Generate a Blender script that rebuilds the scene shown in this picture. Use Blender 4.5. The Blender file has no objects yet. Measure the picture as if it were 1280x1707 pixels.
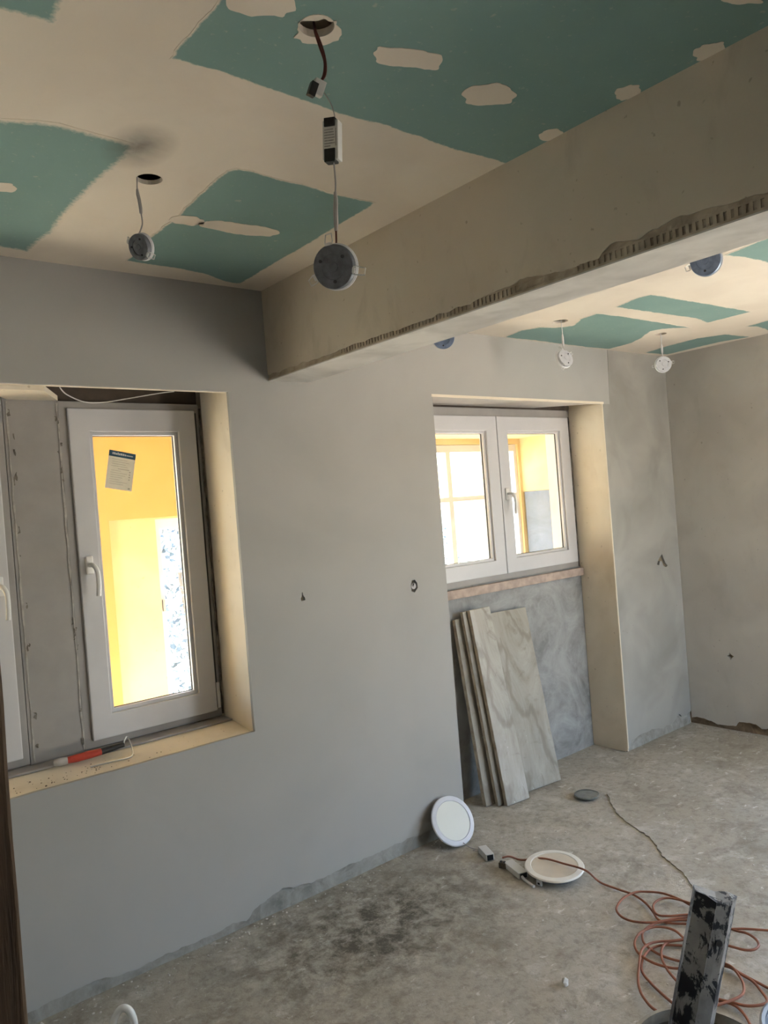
import bpy, bmesh, math, random
from mathutils import Vector, Matrix
from mathutils.geometry import tessellate_polygon
from mathutils import noise as mnoise

S = bpy.context.scene
COL = S.collection
PI = math.pi
random.seed(7)

# ------------------------------------------------------------------ camera
cam_d = bpy.data.cameras.new('camera')
cam_d.sensor_fit = 'HORIZONTAL'; cam_d.sensor_width = 36.0
cam_d.lens = 36.0 * 1283.93 / 1280.0
cam_d.clip_start = 0.02; cam_d.clip_end = 500
cam = bpy.data.objects.new('camera', cam_d); COL.objects.link(cam)
RV = Vector((0.77069191, -0.63243425, -0.07785178))
UV = Vector((0.06360491, -0.04521352, 0.99695043))
FV = Vector((0.63402555, 0.77329339, -0.00538023))
CV = Vector((0.0, -2.7149498, 1.57616263))
cam.matrix_world = Matrix(((RV.x, UV.x, -FV.x, CV.x), (RV.y, UV.y, -FV.y, CV.y), (RV.z, UV.z, -FV.z, CV.z), (0, 0, 0, 1)))
S.camera = cam

# ------------------------------------------------------------------ light
S.view_settings.view_transform = 'Standard'
S.view_settings.look = 'None'
S.view_settings.exposure = 2.03
S.view_settings.gamma = 1.0
S.view_settings.use_curve_mapping = False
S.cycles.max_bounces = 10
S.cycles.diffuse_bounces = 5
S.cycles.glossy_bounces = 4
S.cycles.transparent_max_bounces = 16
S.cycles.caustics_reflective = False
S.cycles.caustics_refractive = False
S.cycles.sample_clamp_indirect = 6.0
S.cycles.use_adaptive_sampling = True
S.cycles.adaptive_threshold = 0.03

SKY_STRENGTH = 0.85
SUN_STRENGTH = 18.0
world = bpy.data.worlds.new('world'); S.world = world
world.use_nodes = True
wn = world.node_tree.nodes; wl = world.node_tree.links
sky = wn.new('ShaderNodeTexSky'); sky.sky_type = 'NISHITA'
sky.sun_disc = False; sky.sun_elevation = math.radians(52); sky.sun_rotation = math.radians(50)
sky.air_density = 1.0; sky.dust_density = 2.5
bg = wn['Background']; bg.inputs['Strength'].default_value = SKY_STRENGTH
wl.new(sky.outputs[0], bg.inputs['Color'])

sun_d = bpy.data.lights.new('sun', 'SUN'); sun_d.energy = SUN_STRENGTH; sun_d.angle = math.radians(0.6)
sun_d.color = (1.0, 0.975, 0.94)
sun = bpy.data.objects.new('sun', sun_d); COL.objects.link(sun)
sun.rotation_euler = Vector((-0.42, -0.62, -0.85)).to_track_quat('-Z', 'Y').to_euler()

def portal(name, loc, size, direction):
    d = bpy.data.lights.new(name, 'AREA'); d.shape = 'RECTANGLE'; d.size, d.size_y = size
    d.cycles.is_portal = True
    o = bpy.data.objects.new(name, d); COL.objects.link(o); o.location = loc
    o.rotation_euler = Vector(direction).to_track_quat('-Z', 'Z').to_euler()
    return o
# room dimensions (metres): x along the window wall, y towards it, z up
X_LEFT, X_END, Y_BACK = 0.14, 4.7135, -4.0
H_NEAR, H_FAR = 2.5, 2.4278
BX0, BX1, BZ = 1.669, 1.869, 2.133
BACK_OPEN = (3.42, 4.50, 0.02, 2.10)     # balcony door opening in the wall behind the camera
portal('daylight_portal', ((BACK_OPEN[0] + BACK_OPEN[1]) / 2, Y_BACK - 0.12, (BACK_OPEN[2] + BACK_OPEN[3]) / 2),
       (BACK_OPEN[1] - BACK_OPEN[0], BACK_OPEN[3] - BACK_OPEN[2]), (0, 1, 0))
portal('daylight_portal', (4.66, 2.0, 1.45), (1.0, 1.2), (0, -1, 0))
portal('daylight_portal', (2.85, 2.0, 0.83), (2.0, 1.6), (0, -1, 0))
portal('daylight_portal', (0.25, 2.0, 1.08), (1.85, 2.1), (0, -1, 0))

portal('daylight_portal', (X_END + 0.22, -2.3, 1.05), (1.4, 2.05), (-1, 0, 0))

# measured outlines (metres)
NEAR_BOARDS = {'A': [(0.3207, -1.3708), (0.4731, -1.47), (0.4799, -1.3693), (0.4849, -1.3186), (0.4848, -1.2903), (0.4528, -1.2863), (0.3944, -1.2806), (0.3397, -1.2703)], 'B': [(0.3813, -0.865), (0.4803, -0.9029), (0.5473, -0.9334), (0.5951, -0.9462), (0.6778, -0.9403), (0.7347, -0.9399), (0.7745, -0.9354), (0.7867, -0.8888), (0.7854, -0.8242), (0.7737, -0.7051), (0.7705, -0.5711), (0.767, -0.4232), (0.7787, -0.2782), (0.7666, -0.2142), (0.7633, -0.1404), (0.7601, -0.0695), (0.7137, -0.0722), (0.6685, -0.0748), (0.5158, -0.0761)], 'C': [(1.0469, -0.94), (1.0898, -0.9436), (1.1888, -0.935), (1.3052, -0.9408), (1.3445, -0.9296), (1.4613, -0.9347), (1.5233, -0.9378), (1.5305, -0.7162), (1.5384, -0.4514), (1.5431, -0.0519), (1.4793, -0.0485), (1.3775, -0.0999), (1.2595, -0.122), (1.147, -0.1203), (1.0601, -0.1214), (1.0513, -0.2517), (1.0432, -0.3719), (1.0477, -0.5442), (1.0336, -0.7369), (1.0291, -0.8379), (1.0305, -0.9145)], 'D': [(0.6967, -1.3014), (0.6992, -1.4045), (0.7007, -1.5106), (0.7013, -1.6269), (0.6993, -1.7419), (1.5522, -2.3077), (1.638, -2.2819), (1.6688, -2.0378), (1.6596, -1.8299), (1.6575, -1.6059), (1.6458, -1.3231), (1.4912, -1.3109), (1.3629, -1.3115), (1.2409, -1.3165), (1.1572, -1.3065), (1.1109, -1.2981), (1.0715, -1.3056), (0.9564, -1.3098), (0.8508, -1.3137), (0.7702, -1.3102), (0.7217, -1.3024)]}
NEAR_PATCHES = [[(0.8172, -1.5759), (0.8295, -1.5609), (0.8198, -1.5468), (0.8191, -1.5326), (0.797, -1.5228), (0.7702, -1.5041), (0.7513, -1.5014), (0.7351, -1.4991), (0.7208, -1.503), (0.7118, -1.5194), (0.709, -1.5371), (0.7167, -1.5496), (0.7188, -1.562), (0.7377, -1.5709), (0.7612, -1.5919), (0.7815, -1.6002), (0.7949, -1.5953), (0.8074, -1.5905)], [(1.1768, -1.5845), (1.1815, -1.5712), (1.1888, -1.561), (1.1733, -1.5492), (1.1434, -1.5408), (1.1097, -1.5247), (1.0825, -1.5139), (1.0615, -1.5133), (1.0513, -1.5215), (1.0368, -1.5315), (1.0333, -1.5455), (1.0322, -1.5562), (1.0553, -1.5661), (1.0737, -1.5759), (1.1068, -1.5921), (1.1292, -1.5948), (1.1541, -1.6029), (1.1681, -1.5974)], [(1.4192, -1.5833), (1.4247, -1.5638), (1.4329, -1.5515), (1.4231, -1.5386), (1.4068, -1.5269), (1.3828, -1.5067), (1.3618, -1.4983), (1.3423, -1.4955), (1.3296, -1.5071), (1.3063, -1.5152), (1.2988, -1.5336), (1.3005, -1.5462), (1.3032, -1.5582), (1.3195, -1.569), (1.34, -1.5918), (1.3616, -1.5957), (1.3779, -1.5931), (1.3929, -1.589)], [(1.6547, -1.7527), (1.6677, -1.7473), (1.6743, -1.7404), (1.6764, -1.732), (1.6734, -1.7223), (1.665, -1.7092), (1.6604, -1.6982), (1.6494, -1.7007), (1.6403, -1.6975), (1.6281, -1.706), (1.6138, -1.7107), (1.6092, -1.7188), (1.6059, -1.727), (1.6124, -1.736), (1.616, -1.7515), (1.6258, -1.7553), (1.6328, -1.7609), (1.6425, -1.7587)], [(1.6651, -1.5239), (1.6756, -1.5138), (1.6813, -1.5059), (1.6779, -1.4974), (1.6796, -1.4874), (1.6687, -1.4759), (1.661, -1.4701), (1.6529, -1.4677), (1.6438, -1.4694), (1.6318, -1.4762), (1.6184, -1.4831), (1.6197, -1.4929), (1.6163, -1.5002), (1.6166, -1.5098), (1.627, -1.5212), (1.6338, -1.5282), (1.6429, -1.5265), (1.651, -1.525)], [(1.6642, -1.9498), (1.6741, -1.9424), (1.6856, -1.939), (1.6845, -1.9298), (1.6856, -1.9197), (1.6746, -1.9048), (1.6674, -1.8952), (1.6579, -1.8902), (1.647, -1.8959), (1.6322, -1.8959), (1.6197, -1.9028), (1.6147, -1.9101), (1.6173, -1.9189), (1.6147, -1.9281), (1.6269, -1.9405), (1.6329, -1.949), (1.6404, -1.9563), (1.6509, -1.9523)], [(1.5657, -2.0724), (1.5729, -2.0692), (1.5806, -2.0669), (1.5719, -2.0587), (1.5566, -2.0498), (1.5395, -2.0352), (1.5254, -2.0304), (1.5132, -2.025), (1.5026, -2.0231), (1.4957, -2.0275), (1.4926, -2.0332), (1.4891, -2.0368), (1.4931, -2.0435), (1.5048, -2.0525), (1.5258, -2.0665), (1.5396, -2.0714), (1.5509, -2.0759), (1.56, -2.0768)], [(0.6002, -0.5531), (0.6022, -0.5401), (0.5998, -0.5311), (0.5942, -0.5233), (0.583, -0.5192), (0.5654, -0.5138), (0.5568, -0.5202), (0.5478, -0.5204), (0.5394, -0.5246), (0.5376, -0.538), (0.535, -0.551), (0.5432, -0.5574), (0.5466, -0.5648), (0.5565, -0.5683), (0.5718, -0.574), (0.5823, -0.5742), (0.5874, -0.5677), (0.5936, -0.5632)], [(1.1384, -0.5649), (1.1425, -0.5499), (1.1315, -0.5415), (1.1247, -0.5337), (1.1161, -0.5222), (1.0858, -0.5222), (1.0675, -0.5176), (1.0553, -0.5229), (1.0401, -0.5268), (1.0348, -0.5424), (1.0359, -0.5569), (1.0411, -0.5656), (1.0474, -0.5737), (1.0582, -0.5831), (1.0868, -0.5906), (1.1051, -0.5897), (1.1151, -0.5821), (1.1303, -0.5791)], [(1.3947, -0.5876), (1.3834, -0.566), (1.3774, -0.5516), (1.3463, -0.5415), (1.3124, -0.5293), (1.2415, -0.5211), (1.2064, -0.5267), (1.1689, -0.525), (1.1405, -0.5319), (1.1251, -0.5507), (1.1375, -0.5708), (1.15, -0.5831), (1.1696, -0.594), (1.2058, -0.6025), (1.267, -0.6087), (1.3121, -0.6171), (1.3438, -0.6131), (1.3773, -0.6074)], [(0.9376, -1.5545), (0.9475, -1.5415), (0.9487, -1.5309), (0.9431, -1.5222), (0.9412, -1.5127), (0.9329, -1.5035), (0.9143, -1.4962), (0.9033, -1.4915), (0.8927, -1.4863), (0.8841, -1.4921), (0.87, -1.4905), (0.8678, -1.5106), (0.8595, -1.5226), (0.8533, -1.5322), (0.8535, -1.5422), (0.8645, -1.5489), (0.8739, -1.5557), (0.8868, -1.5706), (0.8993, -1.5679), (0.9098, -1.5773), (0.9164, -1.5667), (0.927, -1.5655)]]
HOLES_NEAR = [(0.8784, -0.7673), (0.888, -1.5448)]
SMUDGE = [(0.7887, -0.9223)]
FAR_BOARDS = {'E': [(3.132, 0.0101), (3.1031, -0.147), (3.1405, -0.2413), (3.2328, -0.2635), (3.2965, -0.3277), (3.208, -0.4335), (3.1906, -0.547), (3.3866, -0.5667), (3.7107, -0.5684), (4.0262, -0.5673), (3.9595, -0.5276), (3.8821, -0.4839), (3.8634, -0.4194), (3.9693, -0.309), (4.0465, -0.1939), (4.0633, -0.0145), (3.8758, -0.0021), (3.6448, -0.0046), (3.3939, -0.0099)], 'F': [(3.177, -0.656), (3.1253, -0.8059), (3.1421, -0.8643), (3.243, -0.8777), (3.3743, -0.882), (3.5576, -0.8949), (3.7617, -0.9008), (3.9975, -0.9143), (4.0033, -0.7897), (4.0055, -0.6707), (3.8378, -0.6974), (3.5776, -0.6808), (3.3365, -0.6655)], 'G': [(4.4309, -0.0293), (4.3795, -0.2091), (4.3538, -0.417), (4.4306, -0.5558), (4.5542, -0.5699), (4.6858, -0.5861), (4.6361, -0.4188), (4.6608, -0.0478)], 'K': [(4.3377, -0.7156), (4.332, -0.7846), (4.2976, -0.9212), (4.2992, -1.2689), (4.933, -1.2862), (4.8919, -1.0616), (4.6599, -0.7034), (4.5608, -0.7272), (4.4334, -0.7379)], 'I': [(2.897, -1.3167), (2.8439, -1.5284), (2.8117, -1.6798), (2.9099, -1.9279), (3.5378, -1.8247), (3.6109, -1.4637), (3.3896, -1.3852), (3.1772, -1.3587), (3.0036, -1.3457)], 'J': [(3.9935, -1.1375), (3.8958, -1.41), (4.3479, -1.512), (4.4826, -1.2883), (4.3865, -1.1251)]}
HOLES_FAR = [(3.1508, -0.3609), (3.999, -0.3961)]
BEAM_RAG = [(0.0068, 2.1523), (-0.2658, 2.1556), (-0.4474, 2.1507), (-0.6106, 2.1571), (-0.7838, 2.1555), (-0.9378, 2.1548), (-1.0545, 2.1526), (-1.1638, 2.1591), (-1.301, 2.1624), (-1.3433, 2.1724), (-1.4333, 2.16), (-1.5145, 2.1555), (-1.5982, 2.1551), (-1.6334, 2.1785), (-1.7089, 2.169), (-1.7614, 2.1759), (-1.8208, 2.1863), (-1.8633, 2.1797), (-1.9126, 2.1769), (-2.0131, 2.1662)]
BEAM_BOT = [(0.0055, 2.1298), (-1.3283, 2.1517), (-2.0106, 2.1334)]
CABLES = [[(2.4319, -0.3768), (2.4607, -0.3928), (2.4861, -0.4392), (2.519, -0.5277), (2.5383, -0.6235), (2.5486, -0.7217), (2.5429, -0.7983), (2.541, -0.8831), (2.5435, -0.9485), (2.5232, -1.0132), (2.4863, -1.0684), (2.4525, -1.1108), (2.4568, -1.1511), (2.4986, -1.2085), (2.5363, -1.2671), (2.5595, -1.3209), (2.5934, -1.3578), (2.643, -1.4286), (2.7013, -1.514)], [(2.5872, -1.2406), (2.6055, -1.1495), (2.6143, -1.1012), (2.6141, -1.0342), (2.5888, -0.9854), (2.5549, -0.9544), (2.4903, -0.9435), (2.4222, -0.9597), (2.3866, -0.9835), (2.3677, -1.0239), (2.3757, -1.0684), (2.4147, -1.1169), (2.4955, -1.164), (2.5449, -1.2061), (2.5872, -1.2406)], [(2.5533, -1.2914), (2.6035, -1.1976), (2.6065, -1.125), (2.5895, -1.0736), (2.5531, -1.0529), (2.5025, -1.0611), (2.4603, -1.1013), (2.478, -1.1387), (2.5345, -1.1887), (2.5721, -1.2596), (2.5533, -1.2914), (2.5448, -1.3495), (2.5541, -1.3869), (2.5395, -1.4245), (2.5123, -1.4471), (2.4802, -1.448), (2.4562, -1.4273), (2.4438, -1.3784), (2.4269, -1.3135)], [(2.5437, -1.2521), (2.513, -1.1891), (2.4673, -1.145), (2.4147, -1.1169), (2.3503, -1.1158), (2.3053, -1.1392), (2.2788, -1.1697), (2.2631, -1.2201), (2.266, -1.2733), (2.2872, -1.3253), (2.3264, -1.3767), (2.3467, -1.4267), (2.3394, -1.479), (2.3324, -1.5295), (2.3285, -1.5769), (2.3543, -1.6539)], [(2.3443, -1.357), (2.3649, -1.3039), (2.3929, -1.2448), (2.4157, -1.1981), (2.4083, -1.1562), (2.3771, -1.1279), (2.3177, -1.1196), (2.2592, -1.1379), (2.2189, -1.1727), (2.2008, -1.2135), (2.1982, -1.2592), (2.2198, -1.3106), (2.2706, -1.3552), (2.3178, -1.3913), (2.3437, -1.4282), (2.3302, -1.4738), (2.3201, -1.5165), (2.2935, -1.5528), (2.26, -1.5876), (2.2307, -1.5849), (2.1958, -1.5566), (2.1815, -1.5218), (2.164, -1.471)], [(2.4336, -1.3207), (2.3866, -1.2594), (2.3433, -1.2286), (2.3032, -1.1959), (2.2616, -1.1826), (2.2164, -1.1903), (2.1603, -1.2189), (2.0811, -1.2644), (2.0346, -1.3022), (2.0097, -1.3343), (1.9905, -1.3704), (1.9838, -1.4175)], [(2.4074, -1.3238), (2.3605, -1.263), (2.3167, -1.2105), (2.2711, -1.1927), (2.2086, -1.202), (2.143, -1.2385), (2.1078, -1.2926), (2.0873, -1.3363), (2.0686, -1.3836), (2.0531, -1.4355)], [(2.4669, -1.3033), (2.3998, -1.2631), (2.3365, -1.2213), (2.2904, -1.2239), (2.2437, -1.2494), (2.2062, -1.2867), (2.1795, -1.3234), (2.1531, -1.3754), (2.1397, -1.4456)], [(2.326, -1.3666), (2.3407, -1.4297), (2.3119, -1.4769), (2.2734, -1.5105), (2.2326, -1.5264), (2.1868, -1.5192), (2.1228, -1.4923), (2.0721, -1.463)], [(2.1501, -1.44), (2.1742, -1.4939), (2.1799, -1.528), (2.1617, -1.5639), (2.1259, -1.6018), (2.0992, -1.6211)]]


# ------------------------------------------------------------------ materials
def mat(name):
    m = bpy.data.materials.new(name); m.use_nodes = True
    nt = m.node_tree
    return m, nt.nodes, nt.links, nt.nodes['Principled BSDF']

def ramp(n, l, src, stops):
    r = n.new('ShaderNodeValToRGB')
    e = r.color_ramp.elements
    while len(e) < len(stops): e.new(0.5)
    for k, (p, c) in enumerate(stops):
        e[k].position = p; e[k].color = (c[0], c[1], c[2], 1) if not isinstance(c, (int, float)) else (c, c, c, 1)
    l.new(src, r.inputs[0]); return r.outputs[0]

def noise(n, l, scale, detail=4, rough=0.55, dist=0.0, vec=None):
    t = n.new('ShaderNodeTexNoise'); t.inputs['Scale'].default_value = scale
    t.inputs['Detail'].default_value = detail; t.inputs['Roughness'].default_value = rough
    t.inputs['Distortion'].default_value = dist
    if vec is not None: l.new(vec, t.inputs['Vector'])
    return t.outputs['Fac']

def coords(n, kind='Object'):
    return n.new('ShaderNodeTexCoord').outputs[kind]

def scaled(n, l, vec, s):
    m = n.new('ShaderNodeMapping'); m.inputs['Scale'].default_value = s; l.new(vec, m.inputs[0]); return m.outputs[0]

def mixc(n, l, fac, a, b):
    m = n.new('ShaderNodeMix'); m.data_type = 'RGBA'
    for sock, v in ((m.inputs[0], fac), (m.inputs[6], a), (m.inputs[7], b)):
        if hasattr(v, 'links'): l.new(v, sock)
        elif isinstance(v, (int, float)): sock.default_value = v
        else: sock.default_value = (v[0], v[1], v[2], 1)
    return m.outputs[2]

def math_(n, l, op, a, b=0.5):
    m = n.new('ShaderNodeMath'); m.operation = op
    for k, v in enumerate((a, b)):
        if hasattr(v, 'links'): l.new(v, m.inputs[k])
        else: m.inputs[k].default_value = v
    return m.outputs[0]

def bump(n, l, b, h, strength=0.3, dist=0.01):
    bn = n.new('ShaderNodeBump'); bn.inputs['Strength'].default_value = strength; bn.inputs['Distance'].default_value = dist
    l.new(h, bn.inputs['Height']); l.new(bn.outputs[0], b.inputs['Normal'])

def plain(name, col, rough=0.6, metal=0.0, var=0.12, scale=25, bmp=0.08, spec=0.4):
    m, n, l, b = mat(name)
    v = coords(n); f = noise(n, l, scale, 5, vec=v)
    d = tuple(c * (1 - var) for c in col); u = tuple(min(1, c * (1 + var)) for c in col)
    l.new(ramp(n, l, f, [(0.3, d), (0.7, u)]), b.inputs['Base Color'])
    b.inputs['Roughness'].default_value = rough; b.inputs['Metallic'].default_value = metal
    b.inputs['Specular IOR Level'].default_value = spec
    if bmp: bump(n, l, b, f, bmp, 0.004)
    return m

def plaster(name, base, dark, stain=(0.30, 0.27, 0.23), amount=0.5, rough=0.85, scale=1.6, speck=True):
    m, n, l, b = mat(name)
    v = coords(n)
    big = noise(n, l, scale, 3, 0.5, 0.6, v)
    c = ramp(n, l, big, [(0.34, dark), (0.62, base)])
    mid = noise(n, l, 7, 6, 0.6, 0.4, scaled(n, l, v, (1, 1, 0.55)))
    sm = ramp(n, l, mid, [(0.55, 0.0), (0.8, 1.0)])
    c = mixc(n, l, math_(n, l, 'MULTIPLY', sm, amount * 0.35), c, stain)
    if speck:
        sp = noise(n, l, 45, 2, 0.4, 0, v)
        c = mixc(n, l, math_(n, l, 'MULTIPLY', ramp(n, l, sp, [(0.72, 0.0), (0.78, 1.0)]), 0.45), c, tuple(k * 0.7 for k in stain))
    l.new(c, b.inputs['Base Color'])
    b.inputs['Roughness'].default_value = rough; b.inputs['Specular IOR Level'].default_value = 0.25
    h = math_(n, l, 'ADD', math_(n, l, 'MULTIPLY', mid, 1.0), math_(n, l, 'MULTIPLY', noise(n, l, 60, 4, 0.6, 0, v), 0.25))
    bump(n, l, b, h, 0.12, 0.006)
    return m

M = {}
M['plaster'] = plaster('wall_plaster', (0.375, 0.362, 0.340), (0.345, 0.333, 0.312), amount=0.25, speck=False)
M['plaster_rough'] = plaster('wall_plaster_rough', (0.345, 0.33, 0.303), (0.27, 0.258, 0.236), amount=0.9, scale=3.0)
M['plaster_end'] = plaster('end_wall_plaster', (0.54, 0.51, 0.465), (0.46, 0.43, 0.39), amount=0.7, scale=2.4)
M['reveal'] = plaster('reveal_plaster', (0.74, 0.66, 0.54), (0.68, 0.60, 0.48), stain=(0.42, 0.33, 0.22), amount=0.9, scale=4)
M['skim'] = plaster('ceiling_joint_compound', (0.68, 0.61, 0.515), (0.64, 0.565, 0.475), stain=(0.5, 0.42, 0.33), amount=0.5, scale=3, speck=False)
M['beam_face'] = plaster('beam_plaster', (0.54, 0.475, 0.385), (0.48, 0.42, 0.335), stain=(0.25, 0.2, 0.14), amount=1.2, scale=2.2)
M['beam_bottom'] = plaster('beam_soffit_plaster', (0.62, 0.59, 0.545), (0.46, 0.435, 0.40), stain=(0.74, 0.72, 0.68), amount=1.4, scale=4.5)
M['mortar'] = plaster('beam_mortar', (0.46, 0.39, 0.30), (0.31, 0.255, 0.19), stain=(0.16, 0.125, 0.085), amount=1.6, scale=14)
M['void'] = plain('rough_masonry_void', (0.09, 0.07, 0.055), 0.95)

# ceiling board: moisture board green, fading under thin filler at its edges
def board_mat():
    m, n, l, b = mat('green_moisture_board')
    v = coords(n)
    f = noise(n, l, 2.2, 4, 0.55, 0.3, v)
    g = ramp(n, l, f, [(0.3, (0.185, 0.290, 0.268)), (0.7, (0.215, 0.325, 0.302))])
    sp = noise(n, l, 30, 2, 0.5, 0, v)
    g = mixc(n, l, math_(n, l, 'MULTIPLY', ramp(n, l, sp, [(0.70, 0.0), (0.76, 1.0)]), 0.35), g, (0.5, 0.46, 0.38))
    a = n.new('ShaderNodeAttribute'); a.attribute_name = 'feather'
    k = math_(n, l, 'ADD', a.outputs['Fac'], math_(n, l, 'MULTIPLY', math_(n, l, 'SUBTRACT', noise(n, l, 70, 5, 0.6, 0, v), 0.5), 1.2))
    fac = ramp(n, l, k, [(0.25, 0.0), (0.85, 1.0)])
    l.new(mixc(n, l, fac, (0.66, 0.59, 0.495), g), b.inputs['Base Color'])
    b.inputs['Roughness'].default_value = 0.9; b.inputs['Specular IOR Level'].default_value = 0.2
    return m
M['board'] = board_mat()

def add_smudge(m):  # mixes a dark patch into the base colour
    """a dark smudge beside the lamp hole over the left casement"""
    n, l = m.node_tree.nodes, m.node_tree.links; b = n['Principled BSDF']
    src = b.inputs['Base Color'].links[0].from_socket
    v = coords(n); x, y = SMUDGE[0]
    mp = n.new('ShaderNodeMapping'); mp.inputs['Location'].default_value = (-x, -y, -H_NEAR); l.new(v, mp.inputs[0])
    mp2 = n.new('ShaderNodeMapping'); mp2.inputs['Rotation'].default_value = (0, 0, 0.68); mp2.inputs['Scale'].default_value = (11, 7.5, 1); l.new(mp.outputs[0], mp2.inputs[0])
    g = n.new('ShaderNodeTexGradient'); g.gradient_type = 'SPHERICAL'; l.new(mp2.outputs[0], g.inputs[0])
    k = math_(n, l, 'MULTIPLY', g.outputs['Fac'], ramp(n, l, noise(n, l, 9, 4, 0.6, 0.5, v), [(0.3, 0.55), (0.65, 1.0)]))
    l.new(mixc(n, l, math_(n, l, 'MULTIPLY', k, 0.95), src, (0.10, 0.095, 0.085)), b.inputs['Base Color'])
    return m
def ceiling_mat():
    return add_smudge(plaster('ceiling_skim_with_smudge', (0.68, 0.61, 0.515), (0.64, 0.565, 0.475), stain=(0.5, 0.42, 0.33), amount=0.5, scale=3, speck=False))
add_smudge(M['board'])
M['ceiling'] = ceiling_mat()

def cement_mat(name, light, dark, scale=3.0):
    m, n, l, b = mat(name)
    v = coords(n)
    w = noise(n, l, scale, 6, 0.62, 2.2, v)
    c = ramp(n, l, w, [(0.30, dark), (0.5, tuple((a + d) / 2 for a, d in zip(light, dark))), (0.72, light)])
    w2 = noise(n, l, scale * 5, 5, 0.6, 1.5, v)
    c = mixc(n, l, math_(n, l, 'MULTIPLY', ramp(n, l, w2, [(0.5, 0.0), (0.75, 1.0)]), 0.5), c, light)
    l.new(c, b.inputs['Base Color']); b.inputs['Roughness'].default_value = 0.9
    bump(n, l, b, w2, 0.3, 0.006)
    return m
M['cement'] = cement_mat('rough_cement', (0.38, 0.375, 0.365), (0.19, 0.185, 0.18))
M['cement_strip'] = cement_mat('cement_strip', (0.36, 0.345, 0.31), (0.17, 0.16, 0.14), 6)
M['old_brick'] = cement_mat('crumbled_base_masonry', (0.30, 0.22, 0.14), (0.12, 0.08, 0.05), 9)

def floor_mat():
    m, n, l, b = mat('screed_floor')
    v = coords(n)
    a = noise(n, l, 1.1, 4, 0.55, 0.5, v)
    c = ramp(n, l, a, [(0.3, (0.36, 0.325, 0.265)), (0.7, (0.50, 0.46, 0.39))])
    gr = noise(n, l, 26, 9, 0.75, 0.2, v)
    c = mixc(n, l, math_(n, l, 'MULTIPLY', ramp(n, l, gr, [(0.36, 1.0), (0.52, 0.0)]), 0.55), c, (0.22, 0.19, 0.145))
    s = noise(n, l, 7, 8, 0.74, 0.25, v)
    c = mixc(n, l, math_(n, l, 'MULTIPLY', ramp(n, l, s, [(0.54, 0.0), (0.66, 1.0)]), 0.65), c, (0.64, 0.61, 0.55))
    s2 = noise(n, l, 16, 5, 0.6, 0.6, scaled(n, l, v, (1, 1.7, 1)))
    c = mixc(n, l, math_(n, l, 'MULTIPLY', ramp(n, l, s2, [(0.63, 0.0), (0.69, 1.0)]), 0.8), c, (0.70, 0.68, 0.63))
    d = noise(n, l, 3.2, 9, 0.75, 0.3, v)
    c = mixc(n, l, math_(n, l, 'MULTIPLY', ramp(n, l, d, [(0.36, 1.0), (0.47, 0.0)]), 0.5), c, (0.20, 0.17, 0.13))
    # trodden dark dirt patch in the middle of the near bay
    g = n.new('ShaderNodeTexGradient'); g.gradient_type = 'SPHERICAL'
    mp = n.new('ShaderNodeMapping'); mp.inputs['Location'].default_value = (-1.72, 0.36, 0); mp.vector_type = 'POINT'
    l.new(v, mp.inputs[0])
    mp2 = n.new('ShaderNodeMapping'); mp2.inputs['Scale'].default_value = (1.25, 1.9, 1); l.new(mp.outputs[0], mp2.inputs[0])
    l.new(mp2.outputs[0], g.inputs[0])
    dd = noise(n, l, 9, 9, 0.78, 0.2, v)
    k = math_(n, l, 'MULTIPLY', g.outputs['Fac'], ramp(n, l, dd, [(0.42, 0.0), (0.60, 1.0)]))
    c = mixc(n, l, math_(n, l, 'MULTIPLY', k, 1.5), c, (0.12, 0.105, 0.08))
    l.new(c, b.inputs['Base Color']); b.inputs['Roughness'].default_value = 0.88
    b.inputs['Specular IOR Level'].default_value = 0.3
    h = math_(n, l, 'ADD', math_(n, l, 'MULTIPLY', s, 1.0), math_(n, l, 'MULTIPLY', gr, 0.6))
    bump(n, l, b, h, 0.5, 0.015)
    return m
M['floor'] = floor_mat()

def slab_mat(name='veined_stone_slab', g=(1, 1, 1)):
    m, n, l, b = mat(name)
    v = coords(n)
    vs = scaled(n, l, v, (2.2, 2.2, 0.8))
    w = noise(n, l, 2.0, 7, 0.68, 1.6, vs)
    c = ramp(n, l, w, [(0.30, (0.24, 0.21, 0.17)), (0.44, (0.37, 0.34, 0.29)), (0.62, (0.45, 0.425, 0.38)), (0.8, (0.52, 0.49, 0.44))])
    wv = n.new('ShaderNodeTexWave'); wv.wave_type = 'BANDS'; wv.bands_direction = 'DIAGONAL'
    wv.inputs['Scale'].default_value = 1.3; wv.inputs['Distortion'].default_value = 7; wv.inputs['Detail'].default_value = 4
    wv.inputs['Detail Scale'].default_value = 2.4; l.new(scaled(n, l, v, (1.5, 1.5, 0.6)), wv.inputs[0])
    c = mixc(n, l, math_(n, l, 'MULTIPLY', ramp(n, l, wv.outputs['Fac'], [(0.0, 1.0), (0.10, 0.0)]), 0.55), c, (0.20, 0.17, 0.13))
    s = noise(n, l, 12, 7, 0.7, 0.8, v)
    c = mixc(n, l, math_(n, l, 'MULTIPLY', ramp(n, l, s, [(0.56, 0.0), (0.70, 1.0)]), 0.5), c, (0.20, 0.165, 0.125))
    sp = noise(n, l, 30, 2, 0.5, 0, v)
    c = mixc(n, l, ramp(n, l, sp, [(0.76, 0.0), (0.79, 1.0)]), c, (0.75, 0.73, 0.7))
    tm = n.new('ShaderNodeMix'); tm.data_type = 'RGBA'; tm.blend_type = 'MULTIPLY'; tm.inputs[0].default_value = 1.0; l.new(c, tm.inputs[6]); tm.inputs[7].default_value = (*g, 1)
    l.new(tm.outputs[2], b.inputs['Base Color']); b.inputs['Roughness'].default_value = 0.6
    bump(n, l, b, s, 0.1, 0.003)
    return m
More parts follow.
